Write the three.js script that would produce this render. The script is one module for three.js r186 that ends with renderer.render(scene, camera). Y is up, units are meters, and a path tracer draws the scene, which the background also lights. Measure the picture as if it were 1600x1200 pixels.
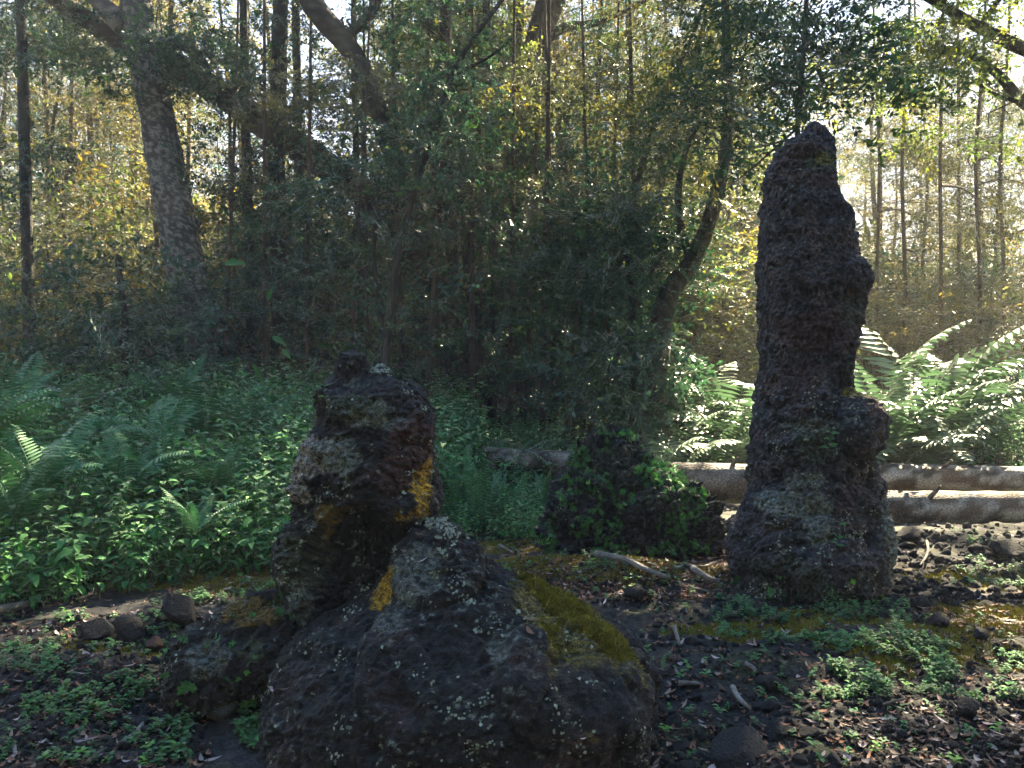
import * as THREE from 'three';
import { mergeGeometries, mergeVertices } from 'three/addons/utils/BufferGeometryUtils.js';
import { ImprovedNoise } from 'three/addons/math/ImprovedNoise.js';

// ---------------------------------------------------------------- camera, sky, sun, exposure
const scene = new THREE.Scene();
const FOCAL = 1413, EYE = 1.55, PITCH = -Math.atan(40 / FOCAL);
const camera = new THREE.PerspectiveCamera(2 * Math.atan(600 / FOCAL) * 180 / Math.PI, 4 / 3, 0.05, 1500);
camera.position.set(0, EYE, 0);
camera.rotation.set(PITCH, 0, 0);
const renderer = new THREE.WebGLRenderer({ antialias: true });
renderer.toneMapping = THREE.LinearToneMapping;
renderer.toneMappingExposure = 14;
renderer.shadowMap.enabled = true;

const SKY = 0.105;
const SUN_AZ = 30 * Math.PI / 180, SUN_EL = 41 * Math.PI / 180;      // azimuth to the right of the view
const sunDir = new THREE.Vector3(Math.sin(SUN_AZ) * Math.cos(SUN_EL), Math.sin(SUN_EL), -Math.cos(SUN_AZ) * Math.cos(SUN_EL));
const sun = new THREE.DirectionalLight(new THREE.Color(1, 0.84, 0.56), 5);
sun.position.copy(sunDir).multiplyScalar(60);
sun.castShadow = true;
sun.shadow.mapSize.set(4096, 4096);
Object.assign(sun.shadow.camera, { left: -35, right: 35, top: 30, bottom: -30, near: 1, far: 150 });
scene.add(sun, sun.target);

{ // hazy morning sky, whiter towards the horizon and round the sun
  const W = 512, H = 256, data = new Float32Array(W * H * 4), d = new THREE.Vector3();
  for (let j = 0; j < H; j++) for (let i = 0; i < W; i++) {
    const up = ((j + 0.5) / H - 0.5) * Math.PI, ro = ((i + 0.5) / W - 0.5) * 2 * Math.PI;
    d.set(Math.cos(up) * Math.cos(ro), Math.sin(up), Math.cos(up) * Math.sin(ro));
    const h = Math.pow(Math.max(d.y, 0), 0.5), a = Math.acos(THREE.MathUtils.clamp(d.dot(sunDir), -1, 1));
    const glow = 1.6 * Math.exp(-a / 0.16) + 0.35 * Math.exp(-a / 0.6), k = (j * W + i) * 4;
    data[k] = SKY * (1.3 + (0.26 - 1.3) * h + glow);
    data[k + 1] = SKY * (1.42 + (0.64 - 1.42) * h + glow * 0.97);
    data[k + 2] = SKY * (1.6 + (1.45 - 1.6) * h + glow * 0.88);
    data[k + 3] = 1;
  }
  const t = new THREE.DataTexture(data, W, H, THREE.RGBAFormat, THREE.FloatType);
  t.mapping = THREE.EquirectangularReflectionMapping; t.magFilter = THREE.LinearFilter; t.needsUpdate = true;
  scene.background = t; scene.environment = t;
}
scene.fog = new THREE.FogExp2(new THREE.Color(1, 0.97, 0.9), 0.0034);

// ---------------------------------------------------------------- helpers
let seed = 7;
const reseed = (s) => { seed = s; };
const rnd = () => { seed = (seed + 0x6d2b79f5) | 0; let t = Math.imul(seed ^ (seed >>> 15), 1 | seed); t = (t + Math.imul(t ^ (t >>> 7), 61 | t)) ^ t; return ((t ^ (t >>> 14)) >>> 0) / 4294967296; };
const rr = (a, b) => a + (b - a) * rnd();
const V = (x, y, z) => new THREE.Vector3(x, y, z);
const { clamp, lerp, smoothstep } = THREE.MathUtils;
const PN = new ImprovedNoise();
const noise = (x, y, z) => PN.noise(x + 100.3, y + 57.1, z + 31.7);
const fbm = (x, y, z, o = 4) => { let s = 0, a = 0.5, f = 1; for (let i = 0; i < o; i++) { s += a * noise(x * f, y * f, z * f); a *= 0.5; f *= 2.03; } return s; };
const ridge = (x, y, z, o = 3) => { let s = 0, a = 0.5, f = 1; for (let i = 0; i < o; i++) { s += a * (1 - 2 * Math.abs(noise(x * f, y * f, z * f))); a *= 0.5; f *= 2.1; } return s; };
const h3 = (x, y, z) => { let h = Math.imul(x, 374761393) ^ Math.imul(y, 668265263) ^ Math.imul(z, 2147483647 - 91138233); h = Math.imul(h ^ (h >>> 13), 1274126177); return h ^ (h >>> 16); };
function cells(x, y, z) { // distance to the nearest and second nearest of jittered points: lumps and the creases between them
  const X = Math.floor(x), Y = Math.floor(y), Z = Math.floor(z); let a = 9, b = 9;
  for (let i = -1; i < 2; i++) for (let j = -1; j < 2; j++) for (let k = -1; k < 2; k++) {
    const h = h3(X + i, Y + j, Z + k), dx = X + i + (h & 1023) / 1023 - x, dy = Y + j + ((h >> 10) & 1023) / 1023 - y, dz = Z + k + ((h >> 20) & 1023) / 1023 - z, d = dx * dx + dy * dy + dz * dz;
    if (d < a) { b = a; a = d; } else if (d < b) b = d;
  }
  return [Math.sqrt(a), Math.sqrt(b)];
}
// the point of the place that the photograph (1600 x 1200) shows at that pixel, at depth d
const cp = Math.cos(PITCH), sp = Math.sin(PITCH);
const P = (px, py, d) => { const x = (px - 800) / FOCAL * d, y = (600 - py) / FOCAL * d; return V(x, EYE + y * cp + d * sp, y * sp - d * cp); };
const names = {};
const numbered = (n) => { const k = names[n] = (names[n] ?? -1) + 1; return k ? `${n}_${String(k).padStart(3, '0')}` : n; };
function shade(o) { o.traverse((c) => { if (c.isMesh) { c.castShadow = true; c.receiveShadow = true; } }); return o; }
function tag(o, label, category, group, kind) { o.userData = { label, category }; if (group) o.userData.group = group; if (kind) o.userData.kind = kind; return o; }
function thing(name, label, category, pos = V(0, 0, 0), group) {
  const o = new THREE.Group(); o.name = numbered(name); o.position.copy(pos); scene.add(o);
  return tag(o, label, category, group);
}
function part(name, geo, mat, parent) { const m = new THREE.Mesh(geo, mat); m.name = parent === scene ? numbered(name) : name; m.castShadow = m.receiveShadow = true; parent.add(m); return m; }
function copies(name, geo, mat, list, parent, kind) {           // list of { p, q, s, c }
  const m = new THREE.InstancedMesh(geo, mat, list.length), M = new THREE.Matrix4(), S = V(1, 1, 1);
  m.name = parent === scene ? numbered(name) : name;
  list.forEach((e, i) => { if (e.s.isVector3) S.copy(e.s); else S.setScalar(e.s); M.compose(e.p, e.q, S); m.setMatrixAt(i, M); if (e.c) m.setColorAt(i, e.c); });
  m.castShadow = m.receiveShadow = true; if (kind) m.userData.kind = kind;
  parent.add(m); return m;
}
const color = (r, g, b) => new THREE.Color().setRGB(r, g, b);
const quatTo = (dir, roll = 0) => { const q = new THREE.Quaternion().setFromUnitVectors(V(0, 0, -1), dir.clone().normalize()); return q.multiply(new THREE.Quaternion().setFromAxisAngle(V(0, 0, 1), roll)); };
const eul = (x, y, z) => new THREE.Quaternion().setFromEuler(new THREE.Euler(x, y, z, 'YXZ'));
function geoOf(pos, idx, col, uv) {
  const g = new THREE.BufferGeometry();
  g.setAttribute('position', new THREE.Float32BufferAttribute(pos, 3));
  if (col) g.setAttribute('color', new THREE.Float32BufferAttribute(col, 3));
  g.setAttribute('uv', new THREE.Float32BufferAttribute(uv ?? new Float32Array(pos.length / 3 * 2), 2));
  g.setIndex(idx); g.computeVertexNormals(); return g;
}

// ---------------------------------------------------------------- textures: grain only
function tile(n, f, srgb) {
  const d = new Uint8Array(n * n * 4);
  for (let j = 0; j < n; j++) for (let i = 0; i < n; i++) { const c = f(i / n, j / n), k = (j * n + i) * 4; for (let m = 0; m < 3; m++) d[k + m] = clamp(Math.round((c.length ? c[m] : c) * 255), 0, 255); d[k + 3] = 255; }
  const t = new THREE.DataTexture(d, n, n); t.wrapS = t.wrapT = THREE.RepeatWrapping; t.magFilter = THREE.LinearFilter; t.minFilter = THREE.LinearMipmapLinearFilter; t.generateMipmaps = true;
  if (srgb) t.colorSpace = THREE.SRGBColorSpace; t.needsUpdate = true; return t;
}
// gradient noise that repeats over one tile, f cells to a side
const tn = (u, v, f, z = 0) => {
  f = Math.max(2, Math.round(f)); const x = u * f, y = v * f, X = Math.floor(x), Y = Math.floor(y), dx = x - X, dy = y - Y, q = Math.round(z * 7);
  const g = (i, j) => { const h = (h3((X + i) % f, (Y + j) % f, q + f * 31) & 1023) / 1023 * 6.28318; return Math.cos(h) * (dx - i) + Math.sin(h) * (dy - j); };
  const s = dx * dx * dx * (dx * (dx * 6 - 15) + 10), t = dy * dy * dy * (dy * (dy * 6 - 15) + 10);
  return 1.4 * ((g(0, 0) * (1 - s) + g(1, 0) * s) * (1 - t) + (g(0, 1) * (1 - s) + g(1, 1) * s) * t);
};
const rockBump = tile(1024, (u, v) => { let s = 0.5, a = 0.26; for (const f of [14, 31, 67, 140, 260]) { s += a * (1 - 2.4 * Math.abs(tn(u, v, f, f))); a *= 0.72; } return s * 0.6 + 0.15; });
const rockMap = tile(1024, (u, v) => {
  let s = 0.62 + 0.42 * tn(u, v, 40, 3) + 0.35 * tn(u, v, 120, 9) + 0.3 * tn(u, v, 300, 1);
  const fleck = tn(u, v, 170, 17) > 0.4 && tn(u, v, 20, 5) > 0 ? 0.7 : 0;
  return [s + fleck, s * 0.99 + fleck, s * 0.98 + fleck];
}, true);
const barkBump = tile(512, (u, v) => 0.5 + 0.5 * tn(u, v, 30, 2) + 0.35 * tn(u, v, 70, 8));
const barkMap = tile(512, (u, v) => { const s = 0.75 + 0.22 * tn(u, v, 26, 4) + 0.25 * tn(u, v, 90, 6); return [s, s, s * 0.97]; }, true);

// ---------------------------------------------------------------- materials
const MS = (o) => new THREE.MeshStandardMaterial(o), MP = (o) => new THREE.MeshPhysicalMaterial(o);
const M = {
  rock: MS({ vertexColors: true, map: rockMap, bumpMap: rockBump, bumpScale: 0.02, roughness: 0.85 }),
  stone: MS({ color: color(0.028, 0.027, 0.031), map: rockMap, bumpMap: rockBump, bumpScale: 0.012, roughness: 0.85 }),
  greyStone: MS({ color: color(0.2, 0.21, 0.22), map: rockMap, bumpMap: rockBump, bumpScale: 0.012, roughness: 0.9 }),
  redStone: MS({ color: color(0.13, 0.06, 0.045), map: rockMap, bumpMap: rockBump, bumpScale: 0.012, roughness: 0.9 }),
  ground: MS({ vertexColors: true, map: rockMap, bumpMap: rockBump, bumpScale: 0.016, roughness: 0.93 }),
  bark: MS({ vertexColors: true, map: barkMap, bumpMap: barkBump, bumpScale: 0.02, roughness: 0.88 }),
  twig: MS({ color: color(0.06, 0.048, 0.036), roughness: 0.85 }),
  deadwood: MS({ vertexColors: true, map: barkMap, bumpMap: barkBump, bumpScale: 0.008, roughness: 0.8 }),
  leafGloss: MP({ color: color(0.024, 0.078, 0.036), roughness: 1, transmission: 0.3, thickness: 0, clearcoat: 1, clearcoatRoughness: 0.22, side: THREE.DoubleSide }),
  leaf: MP({ color: color(0.024, 0.08, 0.036), roughness: 1, transmission: 0.4, thickness: 0, clearcoat: 0.25, clearcoatRoughness: 0.32, side: THREE.DoubleSide }),
  leafOlive: MP({ color: color(0.085, 0.105, 0.034), roughness: 1, transmission: 0.5, thickness: 0, clearcoat: 0.5, clearcoatRoughness: 0.35, side: THREE.DoubleSide }),
  leafGold: MP({ color: color(0.115, 0.115, 0.033), roughness: 1, transmission: 0.65, thickness: 0, clearcoat: 0.5, clearcoatRoughness: 0.4, side: THREE.DoubleSide }),  // warm sunlight through the leaves is put into this colour
  leafLime: MP({ color: color(0.11, 0.155, 0.034), roughness: 1, transmission: 0.65, thickness: 0, clearcoat: 0.5, clearcoatRoughness: 0.4, side: THREE.DoubleSide }),  // yellow-green backlight is put into this leaf colour
  herb: MP({ color: color(0.033, 0.18, 0.032), roughness: 1, transmission: 0.35, thickness: 0, clearcoat: 0.06, clearcoatRoughness: 0.4, side: THREE.DoubleSide }),
  fern: MP({ color: color(0.075, 0.15, 0.07), roughness: 1, transmission: 0.25, thickness: 0, clearcoat: 1, clearcoatRoughness: 0.43, side: THREE.DoubleSide }),  // paler, glossier copy: sun glare put into the fern leaf
  lichen: MS({ color: color(0.3, 0.34, 0.3), roughness: 0.95, side: THREE.DoubleSide }),
  moss: MS({ color: color(0.25, 0.225, 0.024), roughness: 1, side: THREE.DoubleSide }),
  softFern: MP({ color: color(0.045, 0.165, 0.06), roughness: 1, transmission: 0.25, thickness: 0, clearcoat: 0.25, clearcoatRoughness: 0.45, side: THREE.DoubleSide }),  // duller, greener copy of the fern leaf for ferns in shade
  creeper: MP({ color: color(0.035, 0.15, 0.03), roughness: 1, transmission: 0.3, thickness: 0, clearcoat: 0.1, clearcoatRoughness: 0.4, side: THREE.DoubleSide }),
  litter: MS({ color: color(0.4, 0.34, 0.31), roughness: 0.8, side: THREE.DoubleSide }),
};

// ---------------------------------------------------------------- the ground
const ss = (a, b, x) => { const t = clamp((x - a) / (b - a), 0, 1); return t * t * (3 - 2 * t); };
const bump2 = (x, z, cx, cz, rx, rz, turn = 0) => { const c = Math.cos(turn), s = Math.sin(turn), dx = x - cx, dz = z - cz, u = (dx * c + dz * s) / rx, v = (-dx * s + dz * c) / rz; return Math.exp(-(u * u + v * v) * 1.6); };
function groundBase(x, z) {
  const d = -z;
  let y = 0.42 * ss(8.4, 11.2, d - 0.25 * x * (x > 0 ? 0.35 : 0.1));
  y += 0.16 * ss(5.6, 8.5, d) * ss(1.2, 3.2, -x);
  y += 0.10 * bump2(x, z, 4.2, -7.3, 2.2, 0.9);
  y += 0.17 * bump2(x, z, 0.62, -6.2, 1.15, 0.34, 0.22);      // mossy swell between the two lava trees
  y += 0.10 * bump2(x, z, 2.15, -5.75, 1.0, 0.7);              // skirt of the tall lava tree
  y += 0.1 * bump2(x, z, 1.2, -4.3, 0.8, 0.4, -0.3) + 0.08 * bump2(x, z, 2.4, -4.7, 0.9, 0.35, -0.2);
  y += 0.14 * bump2(x, z, -2.0, -5.0, 0.7, 0.35, 0.1) + 0.1 * bump2(x, z, -1.9, -4.2, 0.8, 0.3, 0.25);
  return y;
}
const rubble = (x, z) => { const d = Math.hypot(x, z); return (0.06 * ridge(x * 1.7, 3, z * 2.4, 3) + 0.045 * fbm(x * 6, 9, z * 6, 4)) * (1 - 0.6 * ss(9, 16, d)) * ss(0.5, 2.5, d) * (1 - 0.7 * bump2(x, z, 0.62, -6.2, 1.1, 0.4, 0.22)) * (1 - 0.6 * bump2(x, z, 1.1, -7.2, 1.2, 0.6)); };
const G = (x, z) => groundBase(x, z) + rubble(x, z);
const mossAt = (x, z) => {
  let m = 1.1 * bump2(x, z, 0.55, -6.2, 1.15, 0.3, 0.22) + 0.9 * bump2(x, z, 3.05, -5.3, 0.7, 0.22) + 0.8 * bump2(x, z, 1.95, -4.45, 0.45, 0.2) + 0.6 * bump2(x, z, 2.35, -4.75, 0.5, 0.16) + 0.7 * bump2(x, z, 2.9, -4.4, 0.4, 0.2) + 0.7 * bump2(x, z, 3.2, -6.1, 0.8, 0.4)
    + 0.6 * bump2(x, z, -1.35, -6.1, 0.9, 0.25, -0.25) + 0.5 * bump2(x, z, -1.9, -4.6, 0.5, 0.2) + 0.5 * bump2(x, z, 1.2, -4.9, 0.5, 0.2) + 0.6 * bump2(x, z, 0.1, -7.3, 0.5, 0.3);
  m += 1.0 * bump2(x, z, -2.0, -6.25, 0.9, 0.3, -0.25) + 0.5 * bump2(x, z, 1.6, -5.1, 0.6, 0.2) + 0.5 * bump2(x, z, 2.5, -5.0, 0.5, 0.15, 0.2);
  return m + 0.42 * fbm(x * 2.6, 1, z * 3.4, 4) + 0.3 * fbm(x * 14, 4, z * 14, 2);
};
{
  const pos = [], idx = [], col = [], uv = [], ang = [], rad = [0.02, 0.6, 1.2];
  for (let a = -48; a < 48; a += 0.2) ang.push(a);
  for (let a = 48; a < 312; a += 6) ang.push(a);
  for (let r = 1.7; r < 14; r *= 1.0056) rad.push(r);
  for (let r = 14; r < 170; r *= 1.07) rad.push(r);
  const n = ang.length, c = color(0, 0, 0), lava = color(0.018, 0.018, 0.021), ash = color(0.05, 0.047, 0.05), brown = color(0.2, 0.1, 0.07), moss = color(0.26, 0.2, 0.018), dmoss = color(0.07, 0.085, 0.018), soil = color(0.05, 0.04, 0.025);
  for (const r of rad) for (const a of ang) {
    const x = r * Math.sin(a * Math.PI / 180), z = -r * Math.cos(a * Math.PI / 180), d = -z;
    pos.push(x, G(x, z), z); uv.push(x / 0.9, z / 0.9);
    const n1 = fbm(x * 3, 5, z * 3, 4), n2 = fbm(x * 19, 2, z * 19, 2);
    c.copy(lava).lerp(ash, clamp(0.35 + n1 * 1.6 + n2, 0, 1));
    const litter = Math.max(bump2(x, z, 1.15, -7.1, 1.6, 0.9), bump2(x, z, -1.5, -6.5, 0.9, 0.35, -0.2), bump2(x, z, 6, -9.6, 2.2, 0.7), 0.5 * bump2(x, z, 2.8, -6.2, 0.9, 0.5));
    c.lerp(dmoss, clamp(fbm(x * 1.9 + 7, 3, z * 2.6, 4) * 3 - 0.1, 0, 0.7) * (1 - ss(8, 9.5, d)));
    c.lerp(brown, clamp((litter - 0.2 + 0.5 * n1 + 0.4 * n2) * 2, 0, 0.95));
    if (d > 8.2) c.lerp(soil, ss(8.2, 10.5, d) * clamp(0.8 + n1, 0, 1));
    const mo = mossAt(x, z); c.lerp(n2 + n1 > -0.05 ? moss : dmoss, clamp((mo - 0.14) * 3.2, 0, 0.95) * (1 - ss(9, 12, d)));
    col.push(c.r, c.g, c.b);
  }
  for (let j = 0; j < rad.length - 1; j++) for (let i = 0; i < n; i++) { const a = j * n + i, b = j * n + (i + 1) % n; idx.push(a, a + n, b, b, a + n, b + n); }
  for (let k = 0; k < idx.length; k += 3) { const t = idx[k + 1]; idx[k + 1] = idx[k + 2]; idx[k + 2] = t; }
  const g = part('ground', geoOf(pos, idx, col, uv), M.ground, scene); g.userData = { kind: 'structure' };
}

// ---------------------------------------------------------------- lava bodies: a jagged upright solid from its measured outline
function lavaBody(rows, d, o) {
  // rows: [py, left px, right px] at depth d; o: deep (depth / width), nt, ny, rough, knobs, paint
  const R = rows.map(([py, l, r]) => { const a = P(l, py, d), b = P(r, py, d); return [a.y, (a.x + b.x) / 2, (b.x - a.x) / 2]; }).reverse();   // upwards
  const y0 = R[0][0], y1 = R[R.length - 1][0], cz = -d;
  const at = (y) => { let i = 0; while (i < R.length - 2 && y > R[i + 1][0]) i++; const t = clamp((y - R[i][0]) / (R[i + 1][0] - R[i][0]), 0, 1), s = lerp(t, t * t * (3 - 2 * t), 0.5); return [lerp(R[i][1], R[i + 1][1], s), lerp(R[i][2], R[i + 1][2], s)]; };
  const deep = typeof o.deep === 'function' ? o.deep : () => o.deep, off = o.offset ?? (() => 0);
  const surf = (y, th) => { const [cx, a] = at(y), b = Math.max(0.01, a * deep(y)), e = 0.86, c = Math.cos(th), s = Math.sin(th); return V(cx + a * Math.sign(c) * Math.pow(Math.abs(c), e), y, cz + off(y) + b * Math.sign(s) * Math.pow(Math.abs(s), e)); };
  const onFront = (px, py) => { const q = P(px, py, d), [cx, a] = at(q.y), u = clamp((q.x - cx) / a, -0.98, 0.98); const b = a * deep(q.y); return V(q.x, q.y, cz + off(q.y) + b * Math.sqrt(1 - u * u)); };
  const knobs = (o.knobs ?? []).map(([px, py, r, amp, flat]) => [onFront(px, py), r, amp, flat ?? 1]);
  const veins = (o.veins ?? []).map(([pts, r, amp]) => [pts.map(([a, b]) => onFront(a, b)), r, amp]);
  const patches = (o.patches ?? []).map(([px, py, rx, ry, c, amt]) => [onFront(px, py), rx, ry, c, amt]);
  const pos = [], col = [], uv = [], idx = [], nt = o.nt, ny = o.ny, ang = [];
  for (let i = 0; i < nt; i++) { const t = i / nt; ang.push(Math.PI / 2 + (t - 0.5) * 2 * Math.PI + 0.45 * Math.sin((t - 0.5) * 2 * Math.PI) * -1); }   // denser in front
  const c = color(0, 0, 0), k = o.rough, q = V(0, 0, 0), nq = V(0, 0, 0);
  for (let j = 0; j <= ny; j++) for (let i = 0; i < nt; i++) {
    const t = j / ny, y = lerp(y0, y1, t), th = ang[i], p = surf(y, th), [cx, a] = at(y);
    const e1 = surf(Math.min(y1, y + 0.03), th).sub(surf(Math.max(y0, y - 0.03), th)), e2 = surf(y, th + 0.02).sub(surf(y, th - 0.02)); q.crossVectors(e1, e2); if (q.lengthSq() > 1e-14) q.normalize(); else q.set(0, 1, 0); nq.copy(q);
    const wx = p.x + 0.06 * noise(p.x * 5, p.y * 5, p.z * 5), wy = p.y + 0.06 * noise(p.z * 5 + 9, p.x * 5, p.y * 5), wz = p.z;
    const st = noise(wx * 5.5, wy * 7, wz * 5.5) * 3, plate = (Math.floor(st) + ss(0.72, 1, st - Math.floor(st))) / 3;
    const lu = typeof o.lump === 'function' ? o.lump(y) : o.lump ?? 1, c1 = cells(wx * 5.5, wy * 5.5, wz * 5.5), c2 = cells(p.x * 15 + wx * 3, p.y * 15, p.z * 15 + wy * 3), c3 = fbm(p.x * 40, p.y * 40, p.z * 40, 3);
    let h = k * (0.8 * fbm(wx * 2.6, wy * 2.6, wz * 2.6, 3) + 0.4 * plate * (o.plate ?? 1) + 0.45 * ridge(wx * 6, wy * 6, wz * 6, 3) + (o.fold ?? 0) * ridge(wx * 6, wy * 1.3, wz * 6, 2) + (o.fine ?? 0.6) * c3 + (o.pit ?? 0.5) * Math.min(0, 0.16 - Math.abs(noise(p.x * 23, p.y * 23, p.z * 23)) * 0.9 - Math.max(0, noise(p.x * 31 + 5, p.y * 31, p.z * 31)) * 0.8) + lu * (0.75 * Math.min(0.5, c1[1] - c1[0]) * 1.6 - 0.5 + 0.5 * (0.5 - c2[0]) + 0.35 * Math.min(0.4, c2[1] - c2[0])));
    const cav = noise(p.x * 9 + 3, p.y * 9, p.z * 9); if (cav > 0.28) h -= k * 3 * (cav - 0.28);
    let down = 0;
    for (const [ce, r, amp, flat] of knobs) { const dy = (p.y - ce.y) / flat, r2 = ((p.x - ce.x) ** 2 + dy * dy + (p.z - ce.z) ** 2 * 0.5) / (r * r); if (r2 < 1) { const w = Math.sqrt(1 - r2); h += amp * Math.pow(w, 0.8); down += 0.2 * amp * w; } }
    for (const [line, r, amp] of veins) for (let m = 0; m < line.length - 1; m++) { const A = line[m], B = line[m + 1], ab = V(0, 0, 0).subVectors(B, A), f = clamp(q.copy(p).sub(A).dot(ab) / ab.lengthSq(), 0, 1), e = q.copy(A).addScaledVector(ab, f).distanceTo(p) / r; if (e < 1.6) h += amp * Math.exp(-e * e * 2) * (0.7 + noise(p.x * 20, p.y * 20, p.z * 20)); }
    q.copy(nq); h -= k * (o.shrink ?? 0.25);
    const cap = Math.min(1, (1 - t) * 30 + 0.15);
    p.addScaledVector(q, h * Math.min(1, a / (k * 2.5))); p.y += (k * 0.5 * fbm(p.x * 8 + 5, p.y * 8, p.z * 8, 2)) * cap - down;
    if (p.z > -1.2) p.z = -1.2;
    pos.push(p.x, p.y, p.z); uv.push((p.x * 0.9 + p.z * 0.43) / 0.8, (p.y - p.z * 0.6) / 0.8);
    o.paint(c, p, { h: h / k, u: (p.x - cx) / a, t, cav });
    for (const [ce, rx, ry, pc, amt] of patches) { const dd = ((p.x - ce.x) / rx) ** 2 + ((p.y - ce.y) / ry) ** 2 + ((p.z - ce.z) / (rx * 1.6)) ** 2; if (dd < 1.8) { const w = 1.3 - dd + 1.2 * fbm(p.x * 11, p.y * 11, p.z * 11, 3) + 0.7 * fbm(p.x * 45, p.y * 45, p.z * 45, 2); c.lerp(pc, clamp(w * 2.2, 0, 1) * amt); } }
    col.push(c.r, c.g, c.b);
  }
  const top = pos.length / 3; { const [cx] = at(y1); pos.push(cx, y1 + 0.01, cz + off(y1)); uv.push(0, y1); col.push(...col.slice(-3)); }
  for (let j = 0; j < ny; j++) for (let i = 0; i < nt; i++) { const A = j * nt + i, B = j * nt + (i + 1) % nt; idx.push(A, A + nt, B, B, A + nt, B + nt); }
  for (let i = 0; i < nt; i++) idx.push(ny * nt + i, top, ny * nt + (i + 1) % nt);
  const g = geoOf(pos, idx, col, uv), nn = g.attributes.normal;
  const sample = () => { for (;;) { const v = Math.floor(rnd() * nt * ny), n = V(nn.getX(v), nn.getY(v), nn.getZ(v)); if (rnd() < 0.25 + 0.75 * Math.max(0, n.z)) return { p: V(pos[v * 3], pos[v * 3 + 1], pos[v * 3 + 2]), n }; } };
  return { g, sample, onFront };
}
const lichen = color(0.3, 0.36, 0.32), paleLichen = color(0.5, 0.47, 0.42), gold = color(0.72, 0.42, 0.012), goldDim = color(0.3, 0.19, 0.015), mossC = color(0.3, 0.25, 0.018), rust = color(0.12, 0.045, 0.035), greenish = color(0.09, 0.12, 0.07);
const flecks = (c, p, amt, f = 30) => { const s = fbm(p.x * f, p.y * f, p.z * f, 2); const m = fbm(p.x * 16 + 4, p.y * 16, p.z * 16, 3); c.multiplyScalar(clamp(1 + 2.4 * m, 0.35, 2.6)); if (s > 0.15) c.lerp(lichen, clamp((s - 0.15) * 9, 0, 0.85) * amt * clamp(0.5 + 3 * noise(p.x * 4, p.y * 4 + 7, p.z * 4), 0.1, 1)); };

// the tall lava tree on the right
const tall = thing('lava_tree', 'tall upright lava tree pillar with bulging right side, standing right of centre', 'lava tree', P(1265, 960, 5.8));
const D1 = 5.8;
const tallBody = lavaBody([
  [194, 1256, 1280], [200, 1249, 1291], [220, 1224, 1303], [240, 1208, 1305], [268, 1193, 1306], [288, 1185, 1306], [330, 1184, 1328], [380, 1183, 1335], [402, 1182, 1344], [430, 1181, 1350], [470, 1181, 1350], [505, 1183, 1350], [532, 1183, 1334], [565, 1181, 1329], [600, 1177, 1331], [622, 1176, 1350], [650, 1174, 1364],
  [690, 1168, 1366], [722, 1166, 1368], [760, 1168, 1382], [800, 1151, 1388], [830, 1138, 1386], [870, 1132, 1388], [900, 1140, 1384], [922, 1142, 1376], [940, 1118, 1392], [960, 1088, 1412], [985, 1040, 1450], [1010, 990, 1500]], D1, {
  deep: (y) => 0.92, nt: 300, ny: 560, rough: 0.038, lump: (y) => lerp(0.9, 0.3, ss(0.6, 1.5, y)), fold: 0.5, plate: 1.3, shrink: 0.9,
  veins: [[[[1225, 640], [1262, 615], [1275, 595], [1290, 588]], 0.025, 0.03], [[[1280, 625], [1292, 590], [1294, 555], [1310, 535], [1340, 520]], 0.025, 0.04], [[[1285, 545], [1300, 520], [1330, 500]], 0.03, 0.03], [[[1170, 752], [1195, 765], [1225, 748], [1240, 770]], 0.025, 0.035], [[[1300, 620], [1345, 650], [1350, 690], [1320, 720]], 0.03, 0.035], [[[1205, 250], [1235, 240], [1262, 225]], 0.02, 0.025], [[[1340, 760], [1352, 820], [1346, 900]], 0.03, 0.05]],
  knobs: [[1318, 660, 0.17, 0.14, 1.2], [1322, 435, 0.13, 0.055], [1285, 880, 0.3, 0.09, 0.8], [1230, 360, 0.09, 0.02, 0.5], [1300, 545, 0.12, 0.05, 1.5], [1255, 520, 0.1, 0.02, 0.6], [1215, 620, 0.12, 0.04, 1.2], [1190, 780, 0.13, 0.06], [1200, 850, 0.17, 0.06], [1355, 830, 0.1, 0.06, 1.6], [1225, 240, 0.06, 0.04], [1250, 640, 0.1, 0.04, 0.7]],
  patches: [[1272, 262, 0.14, 0.07, greenish, 0.8], [1275, 258, 0.07, 0.04, mossC, 0.6], [1210, 775, 0.2, 0.07, lichen, 0.6], [1245, 790, 0.09, 0.16, lichen, 0.65], [1232, 740, 0.12, 0.05, lichen, 0.5], [1362, 840, 0.1, 0.28, lichen, 0.7], [1320, 612, 0.12, 0.03, mossC, 0.85], [1250, 690, 0.12, 0.1, greenish, 0.7], [1240, 660, 0.16, 0.05, lichen, 0.5], [1280, 290, 0.16, 0.06, rust, 0.5], [1260, 520, 0.24, 0.14, rust, 0.5], [1230, 590, 0.15, 0.12, rust, 0.4], [1310, 490, 0.1, 0.1, greenish, 0.5], [1200, 880, 0.22, 0.13, greenish, 0.5], [1240, 950, 0.6, 0.06, greenish, 0.7], [1350, 950, 0.3, 0.08, greenish, 0.7]],
  paint: (c, p, s) => {
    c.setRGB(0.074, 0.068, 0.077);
    const n = fbm(p.x * 5, p.y * 5, p.z * 5, 4); c.multiplyScalar(1 + 1.3 * n);
    if (n > 0.05) c.lerp(rust, clamp((n - 0.05) * 2, 0, 0.4));
    flecks(c, p, 0.6);
  } });
part('pillar', tallBody.g, M.rock, tall).position.sub(tall.position);

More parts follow.
